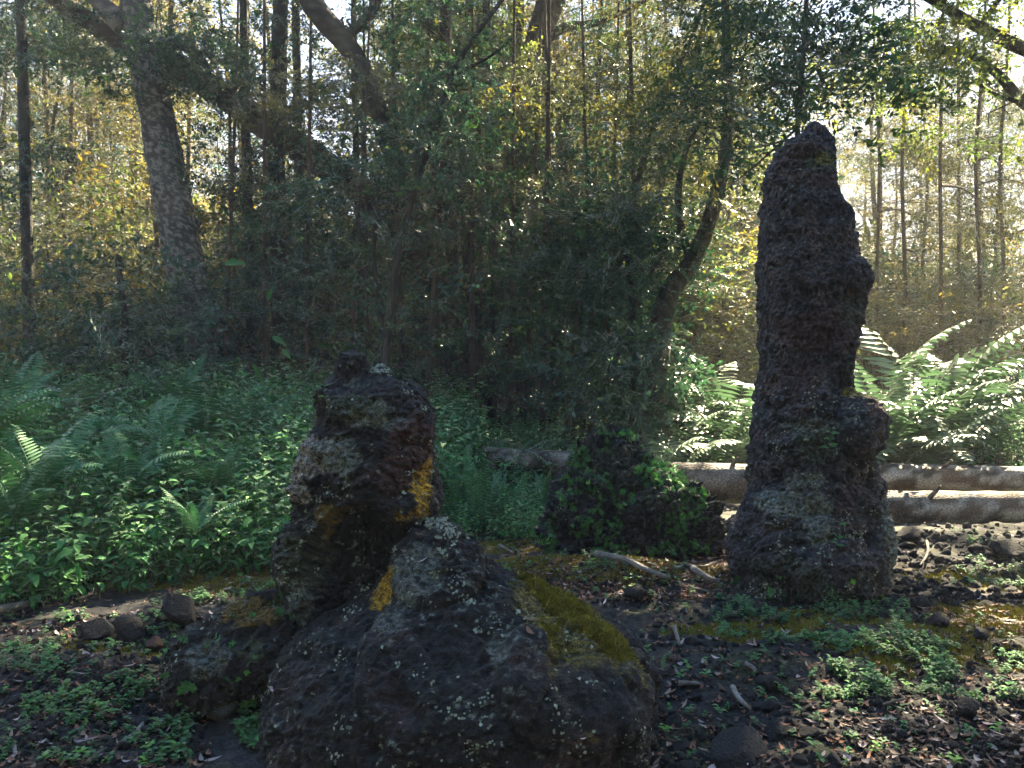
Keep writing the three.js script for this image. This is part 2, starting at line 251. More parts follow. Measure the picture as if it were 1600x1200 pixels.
// the near, broken lava tree on its mound
const near = thing('lava_tree', 'short broken lava tree with orange moss streaks on a wide lava mound in front', 'lava tree', P(640, 1180, 4.0));
const D2 = 4.15;
const nearStump = lavaBody([
  [566, 588, 600], [576, 578, 612], [588, 556, 628], [598, 520, 646], [606, 496, 660], [618, 488, 671], [638, 485, 679], [660, 486, 681], [680, 484, 680], [692, 466, 681], [720, 461, 684], [750, 465, 688], [775, 462, 691], [795, 457, 688], [808, 450, 680], [830, 446, 664], [860, 443, 668], [900, 440, 690], [960, 428, 700], [1010, 412, 690], [1060, 400, 680]], D2, {
  deep: 0.95, nt: 300, ny: 400, rough: 0.042, plate: 0.4, lump: 0.55, shrink: 0.3, pit: 0.35,
  knobs: [[490, 735, 0.09, 0.05], [478, 760, 0.06, 0.04], [600, 610, 0.12, 0.03], [640, 690, 0.13, 0.04], [560, 700, 0.14, 0.03], [500, 690, 0.08, 0.03], [600, 765, 0.2, 0.05, 0.8], [660, 780, 0.1, 0.04], [470, 850, 0.1, 0.06, 1.8], [575, 880, 0.24, -0.12, 1.4], [500, 640, 0.1, -0.07], [570, 800, 0.12, -0.06, 0.6], [520, 980, 0.2, -0.08], [655, 655, 0.1, 0.04], [545, 640, 0.1, 0.03]],
  patches: [[500, 705, 0.14, 0.09, paleLichen, 0.85], [480, 750, 0.09, 0.07, paleLichen, 0.8], [545, 700, 0.1, 0.09, lichen, 0.7], [590, 640, 0.12, 0.06, lichen, 0.75], [560, 630, 0.12, 0.05, greenish, 0.8], [620, 655, 0.09, 0.03, lichen, 0.6], [655, 690, 0.12, 0.13, rust, 0.7], [630, 730, 0.12, 0.08, rust, 0.6], [660, 765, 0.06, 0.11, gold, 0.95], [670, 725, 0.04, 0.06, gold, 0.7], [640, 785, 0.05, 0.05, gold, 0.8], [540, 790, 0.09, 0.05, goldDim, 0.8], [530, 830, 0.05, 0.09, goldDim, 0.7], [607, 890, 0.05, 0.085, gold, 0.85], [590, 925, 0.03, 0.05, goldDim, 0.7], [635, 910, 0.06, 0.1, lichen, 0.6], [490, 860, 0.12, 0.13, greenish, 0.6], [490, 920, 0.06, 0.1, lichen, 0.45], [680, 780, 0.03, 0.1, lichen, 0.6]],
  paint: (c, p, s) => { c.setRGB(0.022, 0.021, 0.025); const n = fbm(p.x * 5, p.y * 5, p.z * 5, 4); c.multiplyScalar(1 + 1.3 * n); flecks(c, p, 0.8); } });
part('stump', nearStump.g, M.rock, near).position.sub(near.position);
const nearKnob = lavaBody([[548, 540, 560], [552, 528, 574], [566, 524, 578], [585, 519, 580], [600, 500, 584], [640, 490, 590]], D2 + 0.02, { deep: 0.9, nt: 120, ny: 90, rough: 0.024, paint: (c, p, s) => { c.setRGB(0.035, 0.034, 0.034); c.multiplyScalar(1 + 1.6 * fbm(p.x * 9, p.y * 9, p.z * 9, 3)); flecks(c, p, 1); } });
part('broken_rim', nearKnob.g, M.rock, near).position.sub(near.position);
const D3 = 4.0;
const nearMound = lavaBody([
  [802, 672, 700], [812, 655, 708], [830, 636, 724], [850, 622, 742], [880, 606, 790], [905, 590, 850], [935, 545, 905], [965, 480, 955], [995, 455, 998], [1025, 444, 1018], [1060, 436, 1022], [1105, 428, 1020], [1150, 430, 1020], [1200, 436, 1026], [1260, 430, 1040], [1300, 420, 1050]], D3, {
  deep: (y) => lerp(0.8, 0.62, ss(0, 0.8, y)), offset: (y) => lerp(0.2, 0.1, ss(0, 0.9, y)), nt: 440, ny: 320, rough: 0.042, plate: 0.4, lump: 0.4, fine: 0.5, pit: 0.4,
  knobs: [[720, 960, 0.35, 0.1], [880, 990, 0.3, 0.1, 0.7], [560, 1120, 0.35, 0.06, 1.2], [800, 1120, 0.5, 0.08, 0.9], [700, 1010, 0.25, -0.05], [1000, 1060, 0.12, -0.08, 2], [620, 1010, 0.25, 0.05], [960, 1040, 0.16, 0.07], [690, 870, 0.2, 0.09]],
  patches: [[870, 915, 0.22, 0.09, mossC, 0.55], [900, 950, 0.2, 0.09, mossC, 0.5], [950, 985, 0.13, 0.08, mossC, 0.5], [840, 960, 0.12, 0.05, mossC, 0.5], [880, 1030, 0.1, 0.04, goldDim, 0.4], [665, 890, 0.12, 0.16, lichen, 0.5], [630, 945, 0.08, 0.1, lichen, 0.5], [800, 960, 0.09, 0.09, lichen, 0.5], [575, 1060, 0.06, 0.09, paleLichen, 0.75], [720, 1110, 0.06, 0.09, lichen, 0.7], [480, 1140, 0.08, 0.08, paleLichen, 0.7], [960, 1160, 0.14, 0.12, lichen, 0.35], [930, 1110, 0.07, 0.05, lichen, 0.4], [610, 900, 0.06, 0.1, gold, 0.8]],
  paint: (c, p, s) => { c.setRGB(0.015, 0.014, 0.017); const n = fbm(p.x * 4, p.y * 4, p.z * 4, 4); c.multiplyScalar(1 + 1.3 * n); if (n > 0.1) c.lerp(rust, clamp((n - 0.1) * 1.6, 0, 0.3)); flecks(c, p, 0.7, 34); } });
const nearLobe = lavaBody([[928, 392, 450], [940, 365, 470], [958, 325, 490], [985, 282, 505], [1020, 262, 512], [1055, 259, 508], [1085, 280, 496], [1102, 312, 480], [1125, 330, 470], [1180, 340, 470]], D3 + 0.05, { deep: 0.85, nt: 260, ny: 200, rough: 0.042, plate: 0.3, knobs: [[335, 1030, 0.2, 0.07], [440, 1000, 0.2, 0.05]], patches: [[360, 1000, 0.1, 0.07, lichen, 0.45], [400, 945, 0.16, 0.04, goldDim, 0.6], [420, 990, 0.06, 0.05, greenish, 0.6]],
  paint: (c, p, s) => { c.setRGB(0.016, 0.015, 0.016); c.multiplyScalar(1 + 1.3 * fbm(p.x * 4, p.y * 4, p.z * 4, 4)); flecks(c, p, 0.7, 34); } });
part('side_lobe', nearLobe.g, M.rock, near).position.sub(near.position);
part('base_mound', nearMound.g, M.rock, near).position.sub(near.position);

// the overgrown lava mound between them
const mid = thing('lava_mound', 'low lava mound overgrown with green creepers between the two lava trees', 'lava mound', P(1000, 830, 7.1));
const D4 = 7.1;
const midBody = lavaBody([[664, 925, 985], [672, 905, 1000], [690, 885, 1020], [715, 872, 1052], [745, 858, 1100], [775, 845, 1128], [800, 832, 1145], [825, 825, 1155], [850, 822, 1160]], D4, {
  deep: 0.6, nt: 260, ny: 170, rough: 0.085, shrink: 1.1,
  knobs: [[940, 710, 0.25, 0.12], [1000, 760, 0.25, 0.1], [900, 770, 0.25, 0.1], [1080, 780, 0.25, 0.1]],
  patches: [[960, 730, 0.4, 0.2, greenish, 0.5], [1050, 770, 0.3, 0.1, greenish, 0.5]],
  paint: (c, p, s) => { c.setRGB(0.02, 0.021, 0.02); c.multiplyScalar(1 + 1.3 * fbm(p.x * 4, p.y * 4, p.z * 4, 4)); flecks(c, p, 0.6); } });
part('mound', midBody.g, M.rock, mid).position.sub(mid.position);

// ---------------------------------------------------------------- tubes: trunks, limbs, logs, sticks
function tube(points, radii, o = {}) {
  // points: Vector3[], radii: number[]; o.paint(c, p, t, angle), o.wob, o.sides, o.seg
  const curve = new THREE.CatmullRomCurve3(points, false, 'centripetal'), len = curve.getLength(), seg = o.seg ?? Math.max(6, Math.min(o.step ? 420 : 160, Math.round(len / (o.step ?? 0.14)))), sides = o.sides ?? 12;
  const pos = [], col = [], uv = [], idx = [], c = color(0.05, 0.045, 0.04), n = V(0, 0, 0), b = V(0, 0, 0), ref = V(0.31, 0.2, 0.93).normalize();
  for (let i = 0; i <= seg; i++) {
    const t = i / seg, p = curve.getPoint(t), tg = curve.getTangent(t), f = t * (radii.length - 1), k = Math.min(radii.length - 2, Math.floor(f)), r = lerp(radii[k], radii[k + 1], f - k);
    n.crossVectors(tg, ref).normalize(); b.crossVectors(tg, n).normalize();
    for (let j = 0; j <= sides; j++) {
      const a = (j % sides) / sides * 6.28318, q = p.clone().addScaledVector(n, Math.cos(a)).addScaledVector(b, Math.sin(a));
      const w = r * (1 + (o.wob ?? 0.16) * (noise(q.x * 3.1, q.y * 2.2, q.z * 3.1) + 0.5 * noise(Math.cos(a) * 2 + p.x * 9, p.y * 5, Math.sin(a) * 2 + p.z * 9)));
      q.copy(p).addScaledVector(n, Math.cos(a) * w).addScaledVector(b, Math.sin(a) * w);
      pos.push(q.x, q.y, q.z); uv.push(j / sides * Math.max(1, Math.round(r * 12)), t * len / 0.6);
      if (o.paint) o.paint(c, q, t, a); col.push(c.r, c.g, c.b);
    }
  }
  const m = sides + 1;
  for (let i = 0; i < seg; i++) for (let j = 0; j < sides; j++) { const A = i * m + j; idx.push(A, A + 1, A + m, A + 1, A + m + 1, A + m); }
  for (const e of [0, seg]) { const ce = pos.length / 3, p = curve.getPoint(e / seg); pos.push(p.x, p.y, p.z); uv.push(0.5, 0.5); col.push(...col.slice((e * m) * 3, (e * m) * 3 + 3)); for (let j = 0; j < sides; j++) idx.push(ce, e * m + (e ? j : j + 1), e * m + (e ? j + 1 : j)); }
  return geoOf(pos, idx, col, uv);
}
const barkPaint = (r, g, b, li = 0.3, mossy = 0) => (c, p) => {
  c.setRGB(r, g, b); const n = fbm(p.x * 5, p.y * 3, p.z * 5, 3), s = noise(p.x * 17, p.y * 13, p.z * 17) + 0.6 * noise(p.x * 41, p.y * 33, p.z * 41);
  c.multiplyScalar(1 + n);
  if (s > 0.02) c.lerp(paleLichen, clamp((s - 0.02) * 5, 0, 1) * li);
  if (mossy && n > -0.05) c.lerp(greenish, clamp((n + 0.05) * 4, 0, 1) * mossy);
};
// ---------------------------------------------------------------- foliage: sprays of small leaves
function leafTris(pos, idx, base, dir, nrm, L, W, fold = 0.25, six = false) {
  const side = V(0, 0, 0).crossVectors(dir, nrm).normalize(), k = pos.length / 3, put = (v) => pos.push(v.x, v.y, v.z);
  const at = (t, s, h) => base.clone().addScaledVector(dir, L * t).addScaledVector(side, W * s).addScaledVector(nrm, h * W);
  if (!six) { put(at(0, 0, 0)); put(at(0.45, -0.5, fold)); put(at(1, 0, -0.1)); put(at(0.45, 0.5, fold)); idx.push(k, k + 2, k + 1, k, k + 3, k + 2); return; }
  put(at(0, 0, 0)); put(at(0.3, -0.5, fold)); put(at(0.3, 0, 0)); put(at(0.3, 0.5, fold)); put(at(0.66, -0.36, fold * 0.5)); put(at(0.66, 0, -0.08)); put(at(0.66, 0.36, fold * 0.5)); put(at(1, 0, -0.4));
  for (const f of [[0, 2, 1], [0, 3, 2], [1, 2, 4], [2, 5, 4], [2, 3, 5], [3, 6, 5], [4, 5, 7], [5, 6, 7]]) idx.push(k + f[0], k + f[1], k + f[2]);
}
function spray({ n = 22, len = 0.34, L = 0.045, W = 0.022, flat = 0.5, subs = 3 }) {     // along -z, upper side +y, with its own twig
  const pos = [], idx = [];
  const twig = (a, b, r) => { const k = pos.length / 3; for (const [p, w] of [[a, r], [b, r * 0.4]]) for (let j = 0; j < 3; j++) pos.push(p.x + w * Math.cos(j * 2.094), p.y + w * Math.sin(j * 2.094), p.z); for (let j = 0; j < 3; j++) { const m = (j + 1) % 3; idx.push(k + j, k + m, k + 3 + j, k + m, k + 3 + m, k + 3 + j); } };
  const lines = [[V(0, 0, 0), V(rr(-0.05, 0.05), -0.04, -len)]];
  for (let s = 0; s < subs; s++) { const t = rr(0.15, 0.75), a = lines[0][0].clone().lerp(lines[0][1], t), w = (s % 2 ? 1 : -1) * rr(0.5, 1); lines.push([a, a.clone().add(V(w * len * 0.5, rr(-0.3, 0.3) * len * (1 - flat), -len * rr(0.25, 0.5)))]); }
  lines.forEach(([a, b], i) => twig(a, b, i ? 0.0018 : 0.003));
  for (let i = 0; i < n; i++) {
    const [a, b] = lines[i % lines.length], t = rr(0.12, 1), p = a.clone().lerp(b, t), ax = b.clone().sub(a).normalize();
    const s = (i >> 1) % 2 ? 1 : -1, dir = ax.clone().multiplyScalar(rr(0.3, 0.9)).add(V(s * rr(0.4, 1), rr(-0.6, 0.5) * (1 - flat * 0.6), rr(-0.3, 0.3))).normalize();
    const nrm = V(rr(-1, 1) * (1 - flat), 1, rr(-1, 1) * (1 - flat)).normalize(); nrm.addScaledVector(dir, -nrm.dot(dir)).normalize();
    leafTris(pos, idx, p, dir, nrm, L * rr(0.7, 1.25), W * rr(0.75, 1.2));
  }
  const g = geoOf(pos, idx); return g;
}
reseed(11);
const SP = {
  small: [0, 1, 2].map(() => spray({ n: 30, len: 0.34, L: 0.052, W: 0.03, flat: 0.35, subs: 4 })),
  flat: [0, 1, 2].map(() => spray({ n: 40, len: 0.5, L: 0.06, W: 0.026, flat: 0.85, subs: 5 })),
  big: [0, 1].map(() => spray({ n: 20, len: 0.4, L: 0.1, W: 0.05, flat: 0.4, subs: 3 })),
  far: [0, 1, 2].map(() => spray({ n: 22, len: 0.55, L: 0.07, W: 0.034, flat: 0.55, subs: 4 })),
};
const tint = (v = 0.35) => { const k = 1 + rr(-v, v); if (rnd() < 0.14) return color(k * 2, k * 1.5, k * 0.6); return color(k * rr(0.85, 1.2), k, k * rr(0.8, 1.15)); };
// sprays in a clump: mostly near its outside, held level and outward
function clump(list, c, r, n, o = {}) {
  const sq = o.squash ?? 0.6;
  for (let i = 0; i < n; i++) {
    const v = V(rr(-1, 1), rr(-1, 1), rr(-1, 1)); if (v.lengthSq() > 1) { i--; continue; }
    const m = Math.pow(v.length(), o.shell ?? 0.6); v.normalize().multiplyScalar(m);
    const p = V(c.x + v.x * r, c.y + v.y * r * sq, c.z + v.z * r);
    const dir = V(v.x + rr(-0.6, 0.6), v.y * 0.4 + rr(-0.5, 0.25), v.z + rr(-0.6, 0.6)).normalize();
    list.push({ p, q: quatTo(dir, rr(-0.5, 0.5)), s: rr(0.7, 1.3) * (o.scale ?? 1), c: tint(o.tint) });
  }
}
function foliage(list, kinds, mat, parent, name = 'crown') { // split over the variants
  const per = kinds.map(() => []); list.forEach((e, i) => per[i % kinds.length].push(e));
  per.forEach((l, i) => { if (l.length) copies(name, kinds[i], mat, l, parent, 'stuff'); });
}
function branchTo(geos, from, to, r, paint) {
  const m = from.clone().lerp(to, 0.5).add(V(rr(-0.2, 0.2), rr(0, 0.25), rr(-0.2, 0.2)).multiplyScalar(from.distanceTo(to) * 0.4));
  geos.push(tube([from, m, to], [r, r * 0.65, r * 0.25], { sides: 5, seg: 8, paint, wob: 0.1 }));
}
// the openings in the wood through which the sun reaches the ferns and the moss
const openings = [V(3.8, 0.9, -9.6), V(4.6, 0.9, -10.3), V(5.4, 1, -11), V(2.4, 0.9, -10.3), V(1.9, 0.8, -10), P(1410, 88, 10.6), P(1470, 100, 10.6), V(3.25, 0, -5.35)];
const inGap = (x, y) => x > 462 && x < 575 && y > -60 && y < 115 || x > 292 && x < 350 && y > 160 && y < 320;
const shadesOpening = (c, r) => openings.some((o) => { const v = c.clone().sub(o), t = v.dot(sunDir); return t > 1 && v.addScaledVector(sunDir, -t).length() < (o.z > -8 ? r * 0.5 : r); });
// a tree from its measured trunk: pts [px, py, width px] from the ground up
function tree(name, label, o) {
  const d = o.d, base = P(o.pts[0][0], o.pts[0][1], d); base.y = G(base.x, base.z) - 0.08;
  const t = thing(name, label, o.category ?? 'tree', base, o.group), inv = base.clone().negate();
  const depth = (i, n) => d + (o.lean ?? 0) * i / n;
  const line = (pts) => pts.map(([x, y], i) => P(x, y, depth(i, pts.length - 1))), rad = (pts) => pts.map((q) => q[2] / FOCAL * d / 2);
  const paint = o.paint ?? barkPaint(0.05, 0.043, 0.036, 0.25, 0.2);
  const tp = line(o.pts); tp[0] = base.clone();
  const g = tube(tp, rad(o.pts), { sides: o.sides ?? 12, step: o.step, paint, wob: o.wob ?? 0.16 }); g.translate(inv.x, inv.y, inv.z);
  part('trunk', g, M.bark, t);
  for (const l of o.limbs ?? []) { const h = tube(line(l), rad(l), { sides: 8, paint }); h.translate(inv.x, inv.y, inv.z); part('limb', h, M.bark, t); }
  const spine = new THREE.CatmullRomCurve3(tp, false, 'centripetal').getPoints(40), list = [], tw = [];
  for (const l of o.limbs ?? []) spine.push(...line(l));
  for (const [px, py, dd, r, n] of o.clumps ?? []) {
    if (inGap(px, py)) continue;
    const c = P(px, py, d + dd); if (!o.keep && shadesOpening(c, 0.85 + 0.5 * r)) continue; let best = spine[0], bd = 1e9;
    for (const s of spine) { const e = s.distanceTo(c) + Math.max(0, s.y - c.y) * 0.8; if (e < bd) { bd = e; best = s; } }
    branchTo(tw, best, c, clamp(bd * 0.012, 0.008, 0.035), paint);
    for (let k = 0; k < 3; k++) branchTo(tw, best.clone().lerp(c, rr(0.6, 0.95)), c.clone().add(V(rr(-r, r), rr(-r, r) * 0.5, rr(-r, r)).multiplyScalar(0.8)), 0.009, paint);
    clump(list, c, r, n, o.foliage);
  }
  for (const e of list) e.p.add(inv);
  if (tw.length) { const h = mergeGeometries(tw); h.translate(inv.x, inv.y, inv.z); part('branches', h, M.bark, t).userData.kind = 'stuff'; }
  if (list.length) foliage(list, o.kinds ?? SP.small, o.mat ?? M.leaf, t);
  return t;
}
const high = (px, d, h0, h1, n, r, per, spread = 2) => { const out = []; for (let i = 0; i < n; i++) { const h = rr(h0, h1), dd = rr(-spread, spread), y = Math.min(560 - (h - EYE) / (d + dd) * FOCAL, -r / (d + dd) * FOCAL * 0.55 - rr(20, 120)); out.push([px + rr(-spread, spread) / d * FOCAL, y, dd, r * rr(0.7, 1.2), Math.round(per * 0.7)]); } return out; };

// ---------------------------------------------------------------- the measured trees
reseed(21);
const lichenBark = barkPaint(0.12, 0.12, 0.115, 0.95, 0.06), darkBark = barkPaint(0.036, 0.032, 0.028, 0.15, 0.35), brownBark = barkPaint(0.1, 0.062, 0.04, 0.25, 0.1);
tree('lichen_tree', 'thick tree trunk mottled with pale grey lichen at upper left', { d: 13, category: 'tree', sides: 44, step: 0.035, paint: lichenBark, wob: 0.1,
  pts: [[322, 640, 70], [305, 520, 62], [286, 400, 58], [268, 300, 57], [248, 200, 53], [232, 110, 51], [218, 40, 48], [205, -60, 46], [190, -250, 40], [180, -450, 24]],
  limbs: [[[198, 45, 34], [165, 12, 30], [120, -40, 24], [60, -120, 16]], [[236, 70, 22], [280, 68, 18], [308, 85, 15], [326, 108, 10]]],
  clumps: [[225, 110, -0.25, 0.42, 60], [255, 80, -0.3, 0.4, 45], [330, 100, -0.2, 0.5, 70], [300, 60, 0, 0.5, 60], [180, 60, 0.4, 0.6, 60], [320, 470, -0.5, 0.4, 40], [350, 160, 0.2, 0.6, 70], [320, 560, -0.7, 0.6, 60], ...high(150, 13, 8, 12, 7, 1.3, 90, 3)] });
tree('leaning_tree', 'dark leaning trunk crossing diagonally behind the lichen-mottled trunk', { d: 13.6, category: 'tree', paint: barkPaint(0.07, 0.048, 0.032, 0.15, 0.25),
  pts: [[790, 640, 54], [660, 400, 48], [600, 330, 46], [545, 283, 44], [470, 232, 44], [400, 185, 43], [290, 113, 40], [205, 75, 36], [140, 33, 30], [70, -12, 24], [-40, -80, 14]],
  clumps: [[420, 130, 0, 0.6, 70], [350, 250, -0.4, 0.5, 60], [500, 190, 0.3, 0.6, 60], [100, 40, 0.4, 0.7, 80], [20, 20, 0.4, 0.7, 80]] });
tree('curved_tree', 'dark limb curving up left against the bright sky gap', { d: 12.2, category: 'tree', paint: barkPaint(0.075, 0.06, 0.045, 0.3, 0.15),
  pts: [[735, 640, 36], [690, 430, 32], [642, 318, 30], [612, 240, 29], [590, 170, 29], [565, 105, 31], [535, 62, 34], [500, 22, 36], [470, -25, 34], [420, -120, 26], [380, -260, 16]],
  limbs: [[[535, 62, 18], [580, 20, 16], [600, -30, 12]]],
  clumps: [[560, 250, 0.2, 0.45, 50], [610, 10, 0, 0.5, 60], ...high(430, 12.2, 7.5, 11, 5, 1.2, 90, 2)] });
tree('slender_tree', 'slim straight dark trunk right of the lichen-mottled trunk', { d: 14, category: 'tree', paint: darkBark, pts: [[396, 640, 17], [388, 330, 15], [383, 150, 14], [380, -100, 13], [378, -400, 8]], clumps: [[380, 60, 0, 0.6, 70], [420, 300, -0.5, 0.6, 80], ...high(380, 14, 7.5, 11, 4, 1.1, 80)] });
tree('dark_tree', 'dark upright trunk wrapped in leaves under the sky gap', { d: 13.2, category: 'tree', paint: darkBark, pts: [[440, 640, 30], [436, 400, 27], [432, 250, 26], [436, 100, 25], [440, -50, 22], [446, -400, 12]], clumps: [[440, 380, -0.5, 0.55, 110], [420, 480, -0.6, 0.6, 120], [460, 260, -0.3, 0.45, 60], [450, 30, -0.2, 0.4, 50], ...high(460, 13.2, 7.5, 12, 5, 1.2, 90)] });
tree('slender_tree', 'slim dark trunk beside the left edge of the sky gap', { d: 15, category: 'tree', paint: darkBark, pts: [[474, 640, 16], [466, 200, 14], [462, 0, 12], [460, -300, 7]], clumps: [[500, 180, 0, 0.5, 50], [540, 130, 0.4, 0.5, 50], ...high(470, 15, 8, 11, 3, 1, 70)] });
tree('slender_tree', 'straight dark trunk nearest the left edge', { d: 12, category: 'tree', paint: darkBark, pts: [[50, 640, 21], [43, 400, 18], [36, 150, 16], [32, -100, 15], [28, -400, 9]], clumps: [[60, 60, 0, 0.6, 70], [20, 250, -0.2, 0.5, 60], [10, 460, -0.3, 0.6, 90], ...high(40, 12, 6.5, 11, 5, 1.1, 80)] });
tree('slender_tree', 'thin pale sunlit trunk right of the dark trunk at the left edge', { d: 17, category: 'tree', paint: barkPaint(0.2, 0.14, 0.09, 0.4), pts: [[88, 640, 9], [84, 480, 8], [78, 300, 7], [70, 100, 6], [62, -200, 4]], clumps: high(75, 17, 5, 10, 5, 0.9, 60), kinds: SP.far, mat: M.leafGold });
tree('forked_tree', 'stout forked trunk at top centre with dark side limbs', { d: 14.5, category: 'tree', sides: 16, paint: barkPaint(0.085, 0.06, 0.042, 0.4, 0.15),
  pts: [[800, 650, 58], [803, 400, 54], [813, 200, 48], [826, 130, 45], [843, 60, 42], [860, 0, 41], [882, -80, 36], [905, -350, 20]],
  limbs: [[[822, 125, 24], [806, 80, 19], [812, 30, 17], [806, -50, 12]], [[840, 70, 20], [880, 44, 16], [930, 36, 12], [975, 18, 8], [1030, -10, 5]], [[860, 5, 24], [920, -60, 18], [980, -160, 12]], [[815, 190, 16], [770, 120, 12], [740, 60, 9]]],
  clumps: [[790, 130, -0.3, 0.5, 70], [740, 90, 0, 0.55, 70], [900, 60, 0.2, 0.5, 55], [960, 150, 0, 0.6, 80], [870, 230, -0.5, 0.6, 100], [760, 240, -0.6, 0.7, 130], ...high(940, 14.5, 8.5, 14, 20, 1.8, 150, 4.5)] });
tree('leaning_tree', 'thin dark stem leaning right behind the short lava tree', { d: 10.2, category: 'tree', paint: darkBark, sides: 8, pts: [[594, 640, 15], [610, 480, 13], [628, 370, 12], [650, 290, 11], [680, 200, 10], [705, 120, 9], [740, 60, 8], [800, -20, 6]], limbs: [[[650, 290, 6], [690, 265, 5], [720, 262, 3]], [[705, 120, 6], [770, 85, 5], [800, 60, 3]]], clumps: [[660, 230, -0.2, 0.45, 70], [710, 170, 0, 0.5, 80], [690, 60, 0, 0.5, 60]] });
tree('leaning_tree', 'bent trunk with lit right edge leaning right of centre', { d: 10.4, category: 'tree', paint: barkPaint(0.1, 0.075, 0.05, 0.3, 0.15), sides: 14,
  pts: [[1016, 660, 46], [1024, 580, 41], [1034, 500, 35], [1050, 450, 32], [1080, 410, 28], [1105, 355, 24], [1128, 270, 20], [1138, 180, 16], [1135, 60, 14], [1128, -150, 9]],
  limbs: [[[1080, 410, 14], [1060, 330, 12], [1070, 240, 9], [1100, 180, 5]]],
  clumps: [[1120, 240, 0, 0.6, 60], [1090, 150, 0.2, 0.6, 60], [1150, 90, 0, 0.6, 60], [1150, 330, 0.3, 0.4, 30], ...high(1130, 12, 7.5, 13, 20, 1.7, 150, 4)], kinds: SP.flat, mat: M.leafOlive });
tree('leaning_tree', 'thin stem leaning right, left of the bent trunk', { d: 11.5, category: 'tree', paint: brownBark, sides: 8, pts: [[900, 660, 11], [930, 560, 10], [970, 400, 10], [1000, 270, 10], [1040, 150, 9], [1080, 60, 8], [1115, -40, 5]], clumps: [[1010, 200, 0, 0.5, 60], [960, 330, 0, 0.5, 60], [1060, 40, 0, 0.6, 60]], kinds: SP.flat, mat: M.leafOlive });
tree('leaning_tree', 'second thin stem leaning parallel close behind the bent trunk', { d: 12.6, category: 'tree', paint: brownBark, sides: 8, pts: [[962, 650, 13], [992, 450, 12], [1030, 300, 11], [1070, 150, 10], [1112, -10, 8], [1150, -200, 5]], clumps: [[1040, 240, 0, 0.6, 60], [1090, 60, 0, 0.6, 60]], kinds: SP.flat, mat: M.leafOlive });
tree('slender_tree', 'slim grey sapling rising directly behind the tall lava tree', { d: 8.6, category: 'tree', paint: barkPaint(0.13, 0.11, 0.09, 0.5), sides: 8, pts: [[1238, 660, 9], [1245, 230, 9], [1254, 100, 8], [1262, -40, 7], [1270, -300, 4]], limbs: [[[1246, 200, 4], [1190, 250, 3], [1130, 300, 2]], [[1250, 130, 4], [1300, 90, 3], [1400, 70, 2]], [[1246, 215, 4], [1180, 230, 3], [1100, 232, 2]]],
  clumps: [[1180, 60, 0, 0.55, 45], [1190, 130, 0, 0.5, 45], [1300, 100, 0.2, 0.5, 40], [1330, 140, 0.2, 0.4, 30], [1130, 190, 0, 0.5, 35], [1280, 30, 0, 0.5, 45], [1230, -60, 0, 0.8, 60]], kinds: SP.flat, foliage: { squash: 0.22 } });
[[1372, 17, 8, 'leftmost of the thin trunks right of the tall lava tree'], [1412, 16, 10, 'thin brown trunk a little right of the tall lava tree'], [1470, 15, 10, 'thin trunk midway between the tall lava tree and right edge'], [1498, 19, 9, 'faint thin trunk among the sky gaps at right'], [1528, 16, 10, 'thin dark trunk with level leaf layers at right'], [1566, 18, 10, 'thin trunk nearest the right edge'], [1445, 22, 8, 'faintest hazy thin trunk right of the tall lava tree']].forEach(([x, d, w, label]) => {
  const k = rr(-14, 14); w *= 0.6;
  tree('slender_tree', label, { d, category: 'tree', sides: 8, paint: brownBark, pts: [[x, 650, w * 1.2], [x + k * 0.3, 450, w], [x - k * 0.3, 250, w * 0.9], [x + k, 60, w * 0.75], [x + k * 1.4, -200, w * 0.45]],
    clumps: [...Array(13)].map(() => [x + rr(-100, 100), rr(-60, 520), rr(-0.8, 2.5), rr(0.5, 0.95), 32]).concat(high(x, d, 9, 14.5, 15, 1.8, 130)), kinds: SP.flat, mat: M.leafOlive, foliage: { squash: 0.2, shell: 0.45, scale: 0.9 } });
});
// limbs reaching in from a tree outside the frame at upper right
tree('overhanging_tree', 'dark limbs with feathery leaves reaching in at upper right corner', { d: 10.5, category: 'tree', paint: barkPaint(0.06, 0.05, 0.045, 0.3), pts: [[1960, 700, 60], [1940, 400, 54], [1900, 150, 48], [1860, -100, 40], [1840, -400, 26]],
  limbs: [[[1905, 190, 34], [1740, 130, 28], [1600, 76, 23], [1530, 42, 19], [1470, 8, 14], [1400, -30, 8]], [[1925, 330, 26], [1720, 230, 22], [1600, 160, 19], [1555, 112, 15], [1500, 80, 10], [1430, 75, 6]], [[1600, 160, 9], [1560, 150, 7], [1520, 125, 4]]],
  clumps: [[1420, 85, 0, 0.55, 60], [1370, 95, 0.1, 0.5, 50], [1460, 110, 0, 0.4, 30], [1500, 60, 0, 0.5, 26], [1580, 55, 0.2, 0.5, 26], [1540, 190, 0, 0.6, 30], [1590, 120, 0, 0.4, 24], [1470, -10, 0, 0.6, 40], ...high(1900, 10.5, 6.5, 13, 20, 1.7, 150, 4)], kinds: SP.flat, mat: M.leafLime, foliage: { squash: 0.16 } });
